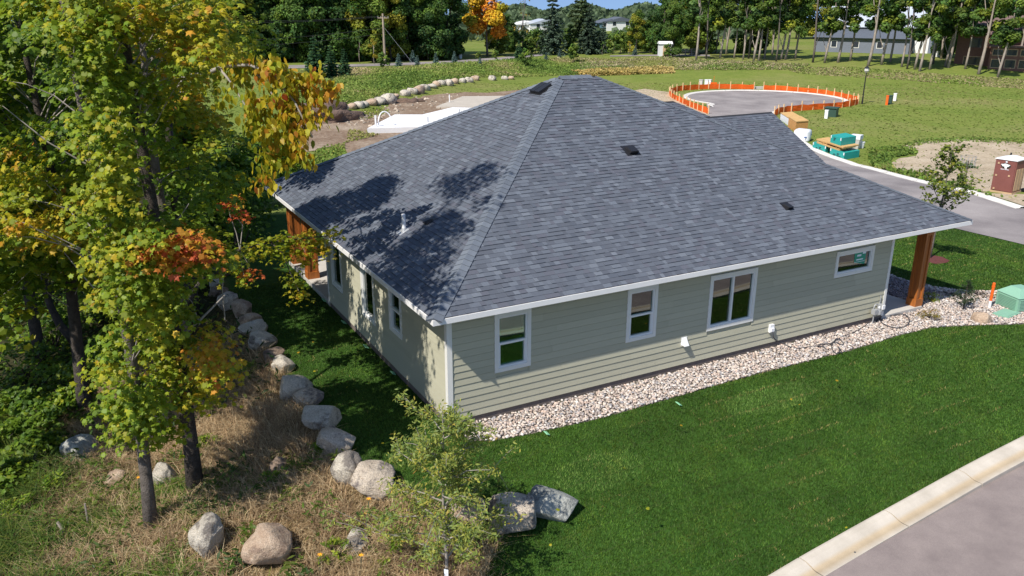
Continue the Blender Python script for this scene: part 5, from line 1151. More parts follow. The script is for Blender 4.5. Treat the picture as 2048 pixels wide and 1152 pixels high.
shrub('ground_shrub', 'tiny green shrub between the orange post and the green cabinet', at(2000, 600), .22, .28, 200, .05, (.1, .35), group='low shrubs in the gravel bed')
shrub('ground_shrub', 'dark purple-leaved low plant at the shaded bed edge', at(1955, 592), .36, .22, 260, .06, (.9, 1), tint=(.16, .5, 1.2), group='low shrubs in the gravel bed')
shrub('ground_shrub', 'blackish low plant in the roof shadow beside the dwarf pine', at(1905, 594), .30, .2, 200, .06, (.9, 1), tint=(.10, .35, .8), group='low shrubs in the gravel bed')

# young trees
def young(name, label, base, h, spread, z0, nb, leafn, size, hues, tint=(1, 1, 1), lean=(0, 0), bark='twig', r0=.03, V=SLIM, F=SLIM_F, ascend=.45):
    base = np.asarray(base, float); r = thing(name, label, 'tree', base); t = np.linspace(0, 1, 9); tr = base+np.stack([lean[0]*t*h+.03*np.sin(t*9), lean[1]*t*h+.03*np.sin(t*8), t*h], 1)
    MB().tube(tr, np.linspace(r0, .006, 9), 8).build('trunk', bark, r, smooth=True); br = MB(); pts = []
    for i in range(nb):
        u = z0+(1-z0)*((i+.5)/nb)**1.1*.93; p0 = np.array([np.interp(u, t, tr[:, j]) for j in range(3)]); a = i*2.4+rng.normal(0, .4); L = spread*(1.12-u)**.75*rng.uniform(.75, 1.15)
        e = p0+np.array([math.cos(a), math.sin(a), ascend*rng.uniform(.5, 1.5)])*L; P = bend(p0, e, 6, .06, .12); br.tube(P, taper(.012+.006*L, .004, 6), 5, cap=False)
        for k in range(2, 6): pts.append(P[k])
        for _ in range(4):
            q = P[rng.integers(1, 6)]; e2 = q+(e-p0)*.32*rng.uniform(.5, 1)+rng.normal(0, .17*L, 3); br.tube([q, (q+e2)/2+np.array([0, 0, .02]), e2], [.006, .005, .003], 4, cap=False); pts += [e2, (q+e2)/2]
    pts += [tr[-1], tr[-2], tr[-3]]
    br.build('branches', bark, r); cr = MB(); pts = np.array(pts); leaf_clumps(cr, pts, (.13*spread**.4, .13*spread**.4, .12), max(3, leafn//len(pts)), size, rng.uniform(*hues, len(pts)), V, F, tilt=.9)
    cr.c = [x*np.array(tint) for x in cr.c]; cr.build('crown', 'leaf', r); return r, tr
YTB = at(893, 1176); yt, ytr = young('young_tree', 'thin young tree with light olive leaves in front of the house corner', YTB, 3.85, 1.5, .16, 30, 9500, .085, (.22, .40), (1.3, 1.12, 3.4), r0=.038, ascend=.42)
P = YTB+np.array([0, 0, .34]); R0 = quat_rot(np.array([0, 0, 1.]), -CYAW-.3)
o = MB().box((-.01, -.075, 0), (.075, -.07, .15), R0, P).add(np.array([(0, -.076, .02), (.06, -.076, .02), (.06, -.076, .06), (0, -.076, .06)])@R0.T+P, [(0, 1, 2, 3)]).build('nursery_tag', 'paper', yt)
SB = at(1860, 516); young('street_sapling', 'young street tree with dark leaves rising past the roof edge', SB, 4.5, 1.25, .30, 20, 1700, .11, (.05, .28), (1.3, 1.0, 1.8), lean=(.05, .0), bark='bark_grey', r0=.05, V=MAPLE_LO, F=MAPLE_LO_F, ascend=.9)

# ------------------------------------------------------------------ distant tree kinds (built once, then copied)
def cards(mb, lumps, per, size, base, var=.35, spread=.5, flat=.75, up=.6, V=CARD, F=CARD_F):
    for (cx, cy, cz, R), bc in zip(lumps, base):
        n = int(per*R*R); d = rng.normal(size=(n, 3)); d /= np.linalg.norm(d, axis=1)[:, None]; rr = R*rng.uniform(.5, 1.08, n)**.6
        pos = np.array([cx, cy, cz])+d*rr[:, None]*np.array([1, 1, flat]); nr = d+rng.normal(0, spread, (n, 3))+np.array([0, 0, up])
        scatter(mb, V, F, pos, frames(nr), rng.uniform(.6, 1.3, n)*size, np.array(bc)*rng.uniform(1-var, 1+var, (n, 1))*np.array([1, 1, 1])+rng.normal(0, .008, (n, 3)).clip(-.01, .02))
def broadleaf(name, h, R, cols, seed, bark='bark_dark', r0=.22, z0=.22, per=125, size=.36, nl=18, lean=0, limbs=5):
    global rng
    keep = rng; rng = np.random.default_rng(seed); r = thing(name, 'tree', 'tree', (0, 0, 0))
    k = 8; t = np.linspace(0, 1, k); tr = np.stack([lean*t*h+.25*np.sin(t*5+seed), .2*np.sin(t*4+seed*2), t*h*.86], 1); tr[:, :2] -= tr[0, :2]
    b = MB().tube(tr, np.linspace(r0, .05, k), 8)
    L = []; bc = []
    for i in range(nl):
        u = rng.uniform(z0, 1); prof = math.sin(math.pi*min(1, .18+.8*(u-z0)/(1-z0)))**.7; a = i*2.4+rng.normal(0, .3); q = math.sqrt(rng.uniform(.15, 1))*R*.72*prof
        L.append((q*math.cos(a)+lean*u*h, q*math.sin(a), u*h, R*rng.uniform(.20, .38))); bc.append(np.array(cols[rng.integers(len(cols))])*rng.uniform(.8, 1.2))
    for i in range(limbs):
        l_ = L[i]; j = int(np.clip(l_[2]/h*k-2, 1, k-2)); b.tube(bend(tr[j], l_[:3], 4, .1, .1), taper(r0*.35, .03, 4), 5, cap=False)
    b.build('trunk', bark, r, smooth=True); cr = MB(); cards(cr, L, per, size, bc); cr.build('crown', 'leaf_far', r); rng = keep; return r
def conifer(name, h, R, col, seed, n=2600, size=.42, z0=.06, layers=16, irregular=0, r0=.2, bark='bark_dark'):
    global rng
    keep = rng; rng = np.random.default_rng(seed); r = thing(name, 'tree', 'tree', (0, 0, 0)); MB().tube([(0, 0, -.1), (0, 0, h*.5), (0, 0, h*.98)], [r0, r0*.6, .03], 8).build('trunk', bark, r, smooth=True)
    cr = MB(); br = MB(); k = layers; per = n//(k*7)
    for i in range(k):
        u = z0+(1-z0)*i/k
        for j in range(7):
            a = j*.9+i*1.7+rng.normal(0, .2); L = R*(1.04-u)**.85*rng.uniform(.75-irregular, 1.1); t = rng.uniform(.12, 1, per); dz = -.22 if irregular < .2 else .12
            pos = np.stack([L*t*math.cos(a), L*t*math.sin(a), u*h+dz*L*t+rng.normal(0, .06, per)*L], 1)+rng.normal(0, .10*L*.6, (per, 3))*np.array([1, 1, .4])
            scatter(cr, CARD*np.array([.6, 1.2, 1]), CARD_F, pos, frames(np.stack([rng.normal(0, .5, per), rng.normal(0, .5, per), np.ones(per)], 1)), rng.uniform(.6, 1.2, per)*size*(.55+.5*(1-u)), np.array(col)*rng.uniform(.55, 1.45, (per, 1)))
    cr.build('crown', 'leaf_far', r); rng = keep; return r
GR = [(.075, .145, .026), (.115, .195, .034), (.165, .24, .036), (.095, .165, .036)]; YG = [(.19, .235, .03), (.25, .27, .03), (.12, .18, .028), (.32, .30, .035)]; OR = [(.66, .33, .03), (.64, .42, .03), (.52, .45, .035), (.66, .27, .03), (.44, .42, .04)]
DK = [(.055, .115, .026), (.08, .145, .032), (.042, .088, .024)]
PR = {}
PR['d1'] = broadleaf('forest_tree', 16, 5.0, GR, 1, z0=.07, nl=36); PR['d2'] = broadleaf('forest_tree', 16, 4.6, DK+GR[:1], 2, z0=.05, nl=36); PR['d3'] = broadleaf('forest_tree', 16, 4.8, YG+GR[:2], 3, z0=.07, nl=36); PR['d4'] = broadleaf('forest_tree', 16, 5.2, DK+GR, 4, z0=.05, nl=36)
PR['g1'] = broadleaf('grove_tree', 18, 3.6, DK+GR+YG[2:3], 11, 'bark_pale', .25, .34, 110, .42, 26, .03, 4); PR['g2'] = broadleaf('grove_tree', 18, 3.2, DK+GR, 12, 'bark_pale', .22, .36, 110, .42, 24, -.02, 4); PR['g3'] = broadleaf('grove_tree', 18, 3.8, DK+GR+YG[:1], 13, 'bark_pale', .28, .34, 110, .42, 28, .055, 5); PR['g4'] = broadleaf('grove_tree', 14, 2.6, YG[:3]+GR, 14, 'bark_grey', .15, .30, 70, .38, 12, .02, 3)
PR['om'] = broadleaf('orange_maple', 14, 5.4, OR, 21, 'bark_grey', .25, .17, 120, .42, 26, 0, 4)
PR['sp'] = conifer('spruce_tree', 14, 3.6, (.10, .15, .10), 31, 7500, .62); PR['pi'] = conifer('pine_tree', 16, 4.6, (.09, .13, .05), 32, 5200, .8, .22, 12, .3, .3)
PR['bs'] = conifer('blue_spruce', 3, .95, (.17, .26, .23), 33, 2400, .30, .04, 10, 0, .06); PR['ar'] = conifer('arborvitae', 7, 1.9, (.075, .16, .07), 34, 6000, .46, .02, 14, .1, .12)
PR['y1'] = broadleaf('young_roadside_tree', 5, 1.3, [(.12, .20, .05), (.09, .17, .03)], 41, 'bark_pale', .05, .3, 300, .20, 9, 0, 3); PR['y2'] = broadleaf('young_roadside_tree', 5, 1.4, [(.34, .28, .03), (.24, .25, .03)], 42, 'bark_pale', .05, .25, 260, .20, 9, 0, 3)
PR['bu'] = broadleaf('roadside_bush', 3, 1.6, GR+YG[:1], 43, 'bark_dark', .06, .05, 240, .24, 12, 0, 3); PR['dt'] = broadleaf('bare_tree', 14, 3.0, [(.18, .17, .06), (.30, .22, .03)], 44, 'bark_grey', .15, .25, 12, .3, 10, 0, 9)
used = set()
def plant(key, P, h, label, group=None, rot=None, wide=1.0, hp=None):
    o = PR[key]; hp = {'d1': 16, 'd2': 16, 'd3': 16, 'd4': 16, 'g1': 18, 'g2': 18, 'g3': 18, 'g4': 14, 'om': 14, 'sp': 14, 'pi': 16, 'bs': 3, 'ar': 7, 'y1': 5, 'y2': 5, 'bu': 3, 'dt': 14}[key]
    s = h/hp; rot = rng.uniform(0, 6.28) if rot is None else rot; sc = (s*wide, s*wide, s)
    if key in used: r = copy_tree(o, P, rot, sc, label, group)
    else: used.add(key); r = o; r.location = Vector(P); r.rotation_euler = (0, 0, rot); r.scale = sc; r['label'] = label
    if group: r['group'] = group
    elif 'group' in r: del r['group']
    return r
def zat(px, py): return at(px, py)
# dark forest behind the far road
n_ = 0
for row, (yy, step) in enumerate(((124, 31), (119, 33), (113, 36))):
    for px in np.arange(350-row*12, 905, step):
        x = px+rng.normal(0, 6); P = zat(x, yy+rng.normal(0, 1.0)-(px-600)*.012)
        key = ['d1', 'd2', 'd3', 'd2', 'd3', 'd1', 'd4'][rng.integers(7)] if not (860 < px) else 'd2'
        plant(key, P, rng.uniform(15, 19), 'tall leafy tree in the dense dark forest behind the utility pole', 'trees of the dark forest', wide=rng.uniform(.85, 1.1))
plant('om', zat(975, 113), 15.0, 'large orange and golden maple standing before the dark forest')
plant('dt', zat(1047, 106), 14.5, 'sparse nearly bare tree against the sky beside the orange maple')
plant('sp', zat(1104, 109), 14.6, 'tall dark spruce standing beside the far road end', wide=.95); plant('sp', zat(1176, 108), 10.5, 'shorter broad spruce under the big pine', wide=1.25); plant('pi', zat(1160, 106), 16.0, 'big spreading pine with long top branches against the sky')
for px, py, top, key, lb in ((1270, 108, 18, 'd3', 'bright green rounded tree just beside the gap of sky'), (1240, 108, 62, 'bu', 'small bush in front of the distant blue house'), (1300, 106, 34, 'd1', 'green tree behind the white shed'), (1325, 104, 10, 'd4', 'dark tree above the white shed'), (1345, 116, 6, 'd1', 'leafy tree at the front corner of the grove near the shed'), (1310, 108, 60, 'bu', 'olive bush before the white shed'), (1045, 108, 62, 'd2', 'low dark tree between orange maple and tall spruce'), (1070, 108, 58, 'bu', 'bush below the pale distant houses'), (1140, 106, 50, 'd2', 'grey-green tree between the two spruces'), (1205, 107, 40, 'sp', 'narrow spruce on the sky gap side of the big pine'), (1225, 108, 66, 'bu', 'pale olive bush beside the narrow spruce'), (1257, 111, 82, 'y2', 'small orange bush by the far path'), (1205, 112, 84, 'y1', 'bright small tree at the far path bend'), (1020, 105, 58, 'd4', 'dark rounded tree touching the orange maple'), (1000, 104, 50, 'd2', 'dark tree half hidden by the orange maple')):
    P = zat(px, py); plant(key, P, htop(P, top), lb)
for i, (px, py, top, key, lb) in enumerate([(632, 162, 70, 'ar', 'tall green evergreen, first of three together near the dirt heap'), (664, 158, 88, 'ar', 'narrow green evergreen, middle of three near the dirt heap'), (690, 153, 95, 'ar', 'green evergreen, last of three near the dirt heap'),
    (720, 127, 73, 'y1', 'grey-green young tree left of the utility pole'), (749, 129, 78, 'y2', 'yellow young tree just beside the utility pole'), (767, 140, 106, 'bu', 'bright shrub at the utility pole foot'), (856, 121, 75, 'y1', 'bright green young tree by the far road before the forest'), (909, 116, 68, 'y1', 'darker young tree by the far road near the white post'),
    (797.5, 136, 105, 'bs', 'small blue spruce nearest the utility pole'), (835, 136, 109, 'bs', 'second small blue spruce from the utility pole'), (872, 131, 104, 'bs', 'third small blue spruce from the utility pole'), (909, 126, 101, 'bs', 'fourth small blue spruce from the utility pole'), (826, 125, 99, 'bs', 'slim olive spruce behind the second blue spruce'), (960, 133, 113, 'bs', 'small dark spruce below the orange maple'), (1092, 121, 103, 'bs', 'bluish little spruce above the roof ridge start'), (1119, 117, 98, 'bs', 'little spruce directly under the tall dark spruce'), (1038, 121, 79, 'ar', 'pointed bright evergreen on the berm before the bare tree'), (1052, 134, 98, 'bu', 'bright bush beside the pointed berm evergreen'), (1147, 127, 89, 'bu', 'olive bush on the berm above the roof peak'), (991, 122, 101, 'bu', 'round bush on the berm under the orange maple'), (957, 121, 104, 'bu', 'yellow-green bush at the roadside under the orange maple'), (1270, 111, 90, 'bs', 'little blue spruce on the far path near the shed'), (1335, 117, 88, 'bu', 'dark bush in front of the white shed')]):
    P = zat(px, py); plant(key, P, htop(P, top), lb, wide=1.0 if key != 'ar' else 1.15)
GV = sorted([(1625.5,125,.03),(1649,126,0),(1675.6,125,.06),(1736,132,.05),(1762.5,129.6,.01),(1803,134,.05),(1814,138,.02),(1829,139,0),(1839,142.7,.07),(1859,139,.04),(1890,133,.05),(1896,135.6,.06),(1956.7,148.7,.08),(1995,156,.09),(1570.7,119,.04),(1562,119,.02),(1392,121,0),(1412,119,.03),(1486,119,0),(1507,123,0),(1517,123,0),(1528.6,117,.02),(1552,123,.01),(1468,117,0),(1497,117,.01),(1700,122,.03),(1780,124,.02),(1866,128,.03),(1930,138,.05),(2030,140,.05),(1440,117,.02),(1590,117,.02)], key=lambda q: -q[0])
for i, (px, py, ln) in enumerate(GV):
    P = zat(px, py); plant(['g3', 'g1', 'g3', 'g2'][i % 4] if ln > .03 else ['g2', 'g1', 'g4', 'g2'][i % 4], P, rng.uniform(15, 19), f'tall pale-trunked tree on the grass bank, {ordinal(i)} trunk counting from the brick house side', 'pale-trunked trees of the grove', rot=rng.normal(0, .25)-CYAW)
for row, (yy, step) in enumerate(((108, 42), (104, 40))):
    for px in np.arange(1335, 2080, step):
        if 1570 < px < 1870 or px > 1895: continue
        x = px+rng.normal(0, 8); P = zat(x, yy+(px-1335)*.018*(1 if px > 1600 else .5))
        key = ['d1', 'd3', 'd4', 'd2', 'g1'][rng.integers(5)]
        o = plant(key, P, rng.uniform(14, 18), 'dark leafy tree deep in the grove around the grey barn', 'inner trees of the grove', wide=.85)
for i, px in enumerate(np.arange(1590, 2080, 34)):
    P = deep(px, 96, 225+rng.uniform(0, 25)); P[2] = T1(P[0], P[1]); plant(['d1', 'd3', 'd4'][i % 3], P, rng.uniform(17, 21), 'tall tree rising behind the roofs of the grey barn and brick house', 'trees behind the barn and brick house')
for i, (px, py, top) in enumerate(((1012, 101, 30), (1030, 100, 64), (1058, 101, 70), (1075, 102, 66), (1085, 103, 60), (1135, 102, 58), (1195, 103, 62), (1215, 101, 72), (1232, 101, 74), (1250, 102, 66), (1285, 102, 46), (995, 110, 40))):
    P = zat(px, py); plant(['d2', 'd1', 'd4', 'd3'][i % 4], P, htop(P, top), 'rounded middle-distance tree below the distant houses', 'middle-distance trees', wide=1.5)
# distant wooded skyline
b = MB(); n = 15000; xs = rng.uniform(900, 1500, n); dd = 225+350*rng.random(n)**.7; ok_ = ~((dd < 310) & (((xs > 1030) & (xs < 1115)) | ((xs > 1200) & (xs < 1268))) & (dd > 250)); xs, dd = xs[ok_], dd[ok_]; n = len(xs); pos = np.array([deep(x, 30, d) for x, d in zip(xs, dd)]); pos[:, 2] = T(pos[:, 0], pos[:, 1])+rng.uniform(0, 1, n)*np.interp(dd, [225, 310, 400, 550], [2.0, 2.0, 5.5, 9.5])*(1+.25*np.sin(xs*.05))+.3
scatter(b, CARD, CARD_F, pos, frames(rng.normal(size=(n, 3))+np.array([0, 0, .5])), rng.uniform(1.4, 3.2, n), np.array([.105, .15, .075])*rng.uniform(.6, 1.4, (n, 1)))
o = b.build('distant_woods', 'leaf_far'); tag(o, kind='stuff')

# ================================================================== FAR BUILDINGS
def gable(mb, w, d, h, rh, Rm, P, ov=.4):
    V = np.array([(-w-ov, -d-ov, h), (w+ov, -d-ov, h), (w+ov, d+ov, h), (-w-ov, d+ov, h), (-w-ov, 0, h+rh), (w+ov, 0, h+rh)])@Rm.T+P; mb.add(V, [(0,1,5,4),(2,3,4,5),(1,2,5),(3,0,4)]); return mb
def rz(a): return quat_rot(np.array([0, 0, 1.]), a)
def win(r, Rm, P, x, y, z, w, h, frame='white_trim', face='y'):
    s = -1
    lo = (x-w/2, y-.05, z); hi = (x+w/2, y-.003, z+h); f = MB().box((x-w/2-.12, y-.04, z-.12), (x+w/2+.12, y-.001, z+h+.12), Rm, P).build('window', frame, r); MB().box(lo, hi, Rm, P).build('pane', 'glass_far', f)
def yaw_to(P): d = P-CP; return math.atan2(d[1], d[0])-math.pi/2
# grey barn with the pale metal roof
P = zat(1722, 106); P = P+0; a = yaw_to(P); Rm = rz(a-.12); r = thing('grey_barn', 'long dark grey barn with windows, pale metal roof and white garage door', 'barn', P)
MB().box((-9.5, 0, -1), (9.0, 6, 3.1), Rm, P).build('wall', 'barn_grey', r); V = np.array([(-10, -.7, 3.0), (9.2, -.7, 3.0), (9.2, 6, 4.7), (-10, 6, 4.7)])@Rm.T+P; MB().add(V, [(0, 1, 2, 3)]).build('lower_roof', 'roof_dark', r)
MB().box((-8, 6.01, -1), (12.8, 16, 5.0), Rm, P).build('main_wall', 'barn_grey', r); g_ = MB(); V = np.array([(-8.6, 5.5, 5.0), (13.4, 5.5, 5.0), (13.4, 11, 9.2), (-8.6, 11, 9.2), (13.4, 16.6, 5.0), (-8.6, 16.6, 5.0)])@Rm.T+P; g_.add(V, [(0,1,2,3),(3,2,4,5)]); g_.build('main_roof', 'roof_white', r)
for x in (-5.6, -1.2, 3.4): win(r, Rm, P, x, 0, 1.1, 1.0, 1.2)
MB().box((9.4, 5.93, -.4), (12.2, 5.99, 3.6), Rm, P).build('garage_door', 'white_plastic', r)
# brick house
P = zat(1972, 137); a = yaw_to(P); Rm = rz(a-.1); r = thing('brick_house', 'two-storey brown brick house with a sunroom among the grove trunks', 'house', P)
MB().box((-5.6, 3, -1), (9, 11, 5.6), Rm, P).build('wall', 'brick_far', r); gable(MB(), 7.4, 4, 5.61, 3.2, Rm, P+Rm@np.array([1.7, 7, 0]), .5).build('roof', 'roof_brown', r)
MB().box((.2, -.2, -1), (6.8, 2.99, 3.6), Rm, P).build('sunroom', 'brick_far', r); MB().box((-.1, -.5, 3.61), (7.1, 2.98, 3.9), Rm, P).build('sunroom_roof', 'roof_brown', r)
for x in (1.4, 3.5, 5.6): win(r, Rm, P, x, -.2, .3, 1.5, 1.25, 'tan_plastic'); win(r, Rm, P, x, -.2, 2.35, 1.5, .9, 'tan_plastic')
win(r, Rm, P, -2.6, 3, 3.4, 1.8, 1.5, 'roof_brown'); win(r, Rm, P, -2.8, 3, .4, 2.6, 1.3, 'tan_plastic')
P = zat(1880, 114); Rm = rz(yaw_to(P)); r = thing('white_shed', 'small white outbuilding between the grey barn and the brick house', 'shed', P); MB().box((-1.3, 0, -.5), (1.3, 2.5, 2.4), Rm, P).build('wall', 'pale_siding', r); gable(MB(), 1.3, 1.25, 2.41, .7, Rm, P+Rm@np.array([0, 1.25, 0]), .2).build('roof', 'roof_dark', r)
P = zat(1331, 112); Rm = rz(yaw_to(P)+.2); r = thing('white_shed', 'white shed at the far path beside the rail fence', 'shed', P); MB().box((-1.2, 0, -.3), (1.2, 2.2, 2.3), Rm, P).build('wall', 'pale_siding', r); gable(MB(), 1.2, 1.1, 2.31, .5, Rm, P+Rm@np.array([0, 1.1, 0]), .2).build('roof', 'white_plastic', r); MB().box((-.6, -.04, -.1), (.5, -.003, 1.9), Rm, P).build('door', 'tan_plastic', r)
A, B_ = zat(1346, 111.5), zat(1395, 110.5); r = thing('rail_fence', 'grey wooden rail fence beside the white shed', 'fence', A)
for t in np.linspace(0, 1, 5): q = A*(1-t)+B_*t; MB().box((q[0]-.08, q[1]-.08, q[2]), (q[0]+.08, q[1]+.08, q[2]+1.3)).build('post', 'bark_pale', r)
for h in (.4, .8, 1.2): MB().tube([A+np.array([0, 0, h]), B_+np.array([0, 0, h])], .06, 5).build('rail', 'bark_pale', r)
for px, w_, roofm, wallm, lb, top, base_y in ((1062, 6.5, 'pale_siding', 'pale_siding', 'pale distant house showing past the bare tree', 42, 62), (1092, 6.0, 'roof_white', 'pale_siding', 'pale distant house half hidden by the tall spruce', 38, 62), (1222, 4.6, 'roof_dark', 'blue_siding', 'distant blue-grey gabled house in the sky gap', 38, 57), (1243, 5.5, 'roof_dark', 'pale_siding', 'distant white house with dark roof in the sky gap', 34, 57)):
    Pd = deep(px, base_y, 300); Pd[2] = T1(Pd[0], Pd[1]); hz2 = htop(Pd, top); Rm = rz(yaw_to(Pd)+.35); r = thing('distant_house', lb, 'house', Pd, 'distant houses'); MB().box((-w_, 0, -1), (w_, 8, hz2*.66), Rm, Pd).build('wall', wallm, r); gable(MB(), 4, w_, hz2*.66+.01, hz2*.34, Rm@rz(math.pi/2), Pd+Rm@np.array([0, 4, 0]), .4).build('roof', roofm, r)
    for x in (-w_*.5, w_*.4): win(r, Rm, Pd, x, 0, hz2*.36, 1.3, 1.5)

# ================================================================== GROUND COVER
def blades(mb, x, y, h, wdt, col, lean=.35, seg=1, zoff=0):
    n = len(x); z = T(x, y)+zoff; a = rng.uniform(0, 2*np.pi, n); d = np.stack([np.cos(a), np.sin(a)], 1); ln = rng.uniform(.2, 1.6, n)*lean*h; q = np.stack([-d[:, 1], d[:, 0]], 1)*wdt[:, None]*.5
    b0 = np.stack([x, y, z], 1); e = np.concatenate([q, np.zeros((n, 1))], 1); tip = b0+np.stack([d[:, 0]*ln, d[:, 1]*ln, h], 1)
    if seg == 1:
        V = np.stack([b0-e, b0+e, tip], 1).reshape(-1, 3); F = np.arange(3*n).reshape(n, 3); mb.add(V, F, np.repeat(col, 3, 0))
    else:
        mid = b0+np.stack([d[:, 0]*ln*.35, d[:, 1]*ln*.35, h*.62], 1); tip = b0+np.stack([d[:, 0]*ln*1.3, d[:, 1]*ln*1.3, h*.9], 1)
        V = np.stack([b0-e, b0+e, mid-e*.8, mid+e*.8, tip], 1).reshape(-1, 3); o = (np.arange(n)*5)[:, None]
        mb.add(V, o+np.array([0, 1, 3, 2]), np.repeat(col, 5, 0)); m2 = MB(); mb.f.setdefault(3, []).append(o+np.array([2, 3, 4])+(mb.n-5*n))
def vnoise(x, y, s, seed=0):
    r = np.random.default_rng(seed); v = 0
    for i in range(5):
        a = r.uniform(0, 6.28); k = s*(1.7**i)*.6; v = v+np.sin((x*math.cos(a)+y*math.sin(a))*k+r.uniform(0, 6.28)+1.3*np.sin((x*math.sin(a)-y*math.cos(a))*k*.7+r.uniform(0, 6.28)))/(1.35**i)
    return v/2.2
def off_house(x, y):
    return ~((x > -.02) & (x < XF+2.0) & (y > -.03) & (y < YB+.1)) & ~inpoly(x, y, BED)
def off_rocks(x, y, f=.85):
    m = np.ones(len(x), bool)
    for rx, ry, rr in ROCKS[:27]: m &= (x-rx)**2+(y-ry)**2 > (rr*f)**2
    return m
# mown sod
def region(n, x0, x1, y0, y1): return rng.uniform(x0, x1, n), rng.uniform(y0, y1, n)
px_, py_ = np.concatenate([region(620000, -3.2, 33, -8.2, 0.2), region(60000, -3.2, .2, .2, 13), region(330000, 16, 33, .2, 12)], axis=1)
k_ = rng.random(len(px_)) < np.clip((19/np.hypot(px_-CP[0], py_-CP[1]))**1.5, .14, 1); px_, py_ = px_[k_], py_[k_]
co_y = np.interp(px_, CO[:, 0], CO[:, 1]); m = off_house(px_, py_) & (sdist(px_, py_) < .05) & (py_ > co_y-.01) & off_rocks(px_, py_, .7) & ~((px_ > 33)) & (~inpoly(px_, py_, street))
ring_ = (px_-MR[0])**2+(py_-MR[1])**2 > .6**2; m &= ring_
x, y = px_[m], py_[m]; n = len(x)
v = vnoise(x, y, .8, 3)*.6+vnoise(x, y, 2.6, 4)*.5; row_ = np.floor((y+50)/.61); odd = np.sin(row_*12.9898+np.floor((x+row_*.7)/1.55)*78.233)*43758.5; odd -= np.floor(odd)
bx_ = (x+row_*.7)/1.55; seam = ((np.abs((y+50)/.61-np.round((y+50)/.61)) < .05) & (vnoise(x, y, .9, 8) > .3)) | ((np.abs(bx_-np.round(bx_)) < .016) & (vnoise(x, y, .7, 18) > .35)); yel = vnoise(x, y, 1.4, 28) > .95
col = np.array([.058, .120, .013])*(1+.24*v+.20*(odd-.5))[:, None]*rng.uniform(.5, 1.55, (n, 1))*(1+np.clip(vnoise(x, y, 5, 9), 0, 2)[:, None]*np.array([.35, .12, .1]))
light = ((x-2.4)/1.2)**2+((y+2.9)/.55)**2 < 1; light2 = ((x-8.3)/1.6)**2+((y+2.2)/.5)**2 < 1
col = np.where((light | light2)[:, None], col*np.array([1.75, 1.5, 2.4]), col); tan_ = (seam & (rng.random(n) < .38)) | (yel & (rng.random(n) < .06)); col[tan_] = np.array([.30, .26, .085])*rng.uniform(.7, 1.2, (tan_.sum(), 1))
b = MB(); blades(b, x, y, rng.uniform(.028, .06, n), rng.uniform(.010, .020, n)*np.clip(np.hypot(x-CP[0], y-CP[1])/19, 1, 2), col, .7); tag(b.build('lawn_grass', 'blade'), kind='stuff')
# fallen leaves on the lawn
k = 90; x, y = region(k*3, -2.6, 12, -7.4, 8); m = off_house(x, y) & (sdist(x, y) < -.1) & (rng.random(k*3) < np.where(x < 1, .4, .10)); x, y = x[m], y[m]; n = len(x)
b = MB(); scatter(b, MAPLE_LO, MAPLE_LO_F, np.stack([x, y, np.full(n, -.13)], 1), frames(np.stack([rng.normal(0, .3, n), rng.normal(0, .3, n), np.ones(n)], 1)), rng.uniform(.05, .09, n), hue(rng.uniform(.48, .75, n))); tag(b.build('fallen_leaves', 'leaf'), kind='stuff')
# dry slope: straw and weeds
x, y = region(26000, -14, 1.2, -9, 9); s = sdist(x, y); m = (s > .05) & off_rocks(x, y, .78) & (x > -13.5); x, y, s = x[m], y[m], s[m]
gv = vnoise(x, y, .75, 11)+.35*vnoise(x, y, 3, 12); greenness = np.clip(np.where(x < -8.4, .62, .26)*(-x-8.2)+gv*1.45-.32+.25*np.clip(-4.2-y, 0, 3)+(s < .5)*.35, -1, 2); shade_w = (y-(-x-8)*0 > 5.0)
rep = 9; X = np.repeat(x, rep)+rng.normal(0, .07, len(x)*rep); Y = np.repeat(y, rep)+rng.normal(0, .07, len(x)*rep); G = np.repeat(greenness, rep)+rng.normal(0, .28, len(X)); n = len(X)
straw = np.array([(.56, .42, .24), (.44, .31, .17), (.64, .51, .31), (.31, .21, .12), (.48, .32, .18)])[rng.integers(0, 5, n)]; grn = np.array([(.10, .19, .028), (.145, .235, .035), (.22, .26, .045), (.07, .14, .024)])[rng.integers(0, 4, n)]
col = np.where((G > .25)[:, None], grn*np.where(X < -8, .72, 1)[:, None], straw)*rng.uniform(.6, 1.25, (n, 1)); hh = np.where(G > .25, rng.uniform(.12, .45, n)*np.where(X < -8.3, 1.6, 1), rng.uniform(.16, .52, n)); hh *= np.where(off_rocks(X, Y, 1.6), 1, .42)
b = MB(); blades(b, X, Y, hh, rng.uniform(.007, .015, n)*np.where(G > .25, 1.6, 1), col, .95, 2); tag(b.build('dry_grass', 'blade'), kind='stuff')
# broad weeds in clumps
cx_, cy_ = region(900, -13.5, 1, -8.5, 6); s = sdist(cx_, cy_); m = (s > .1) & off_rocks(cx_, cy_, 1.0) & ((vnoise(cx_, cy_, .75, 11) > .1) | (cx_ < -8)); cx_, cy_ = cx_[m], cy_[m]
idx = np.repeat(np.arange(len(cx_)), 34); n = len(idx); pos = np.stack([cx_[idx]+rng.normal(0, .13, n), cy_[idx]+rng.normal(0, .13, n), T(cx_[idx], cy_[idx])+rng.uniform(.03, .42, n)], 1)
b = MB(); scatter(b, SLIM, SLIM_F, pos, frames(np.stack([rng.normal(0, .6, n), rng.normal(0, .6, n), np.ones(n)], 1)), rng.uniform(.08, .2, n), np.array([(.05, .11, .016), (.10, .175, .022), (.15, .20, .03)])[rng.integers(0, 3, len(cx_))][idx]*rng.uniform(.7, 1.3, (n, 1))); tag(b.build('weeds', 'leaf'), kind='stuff')
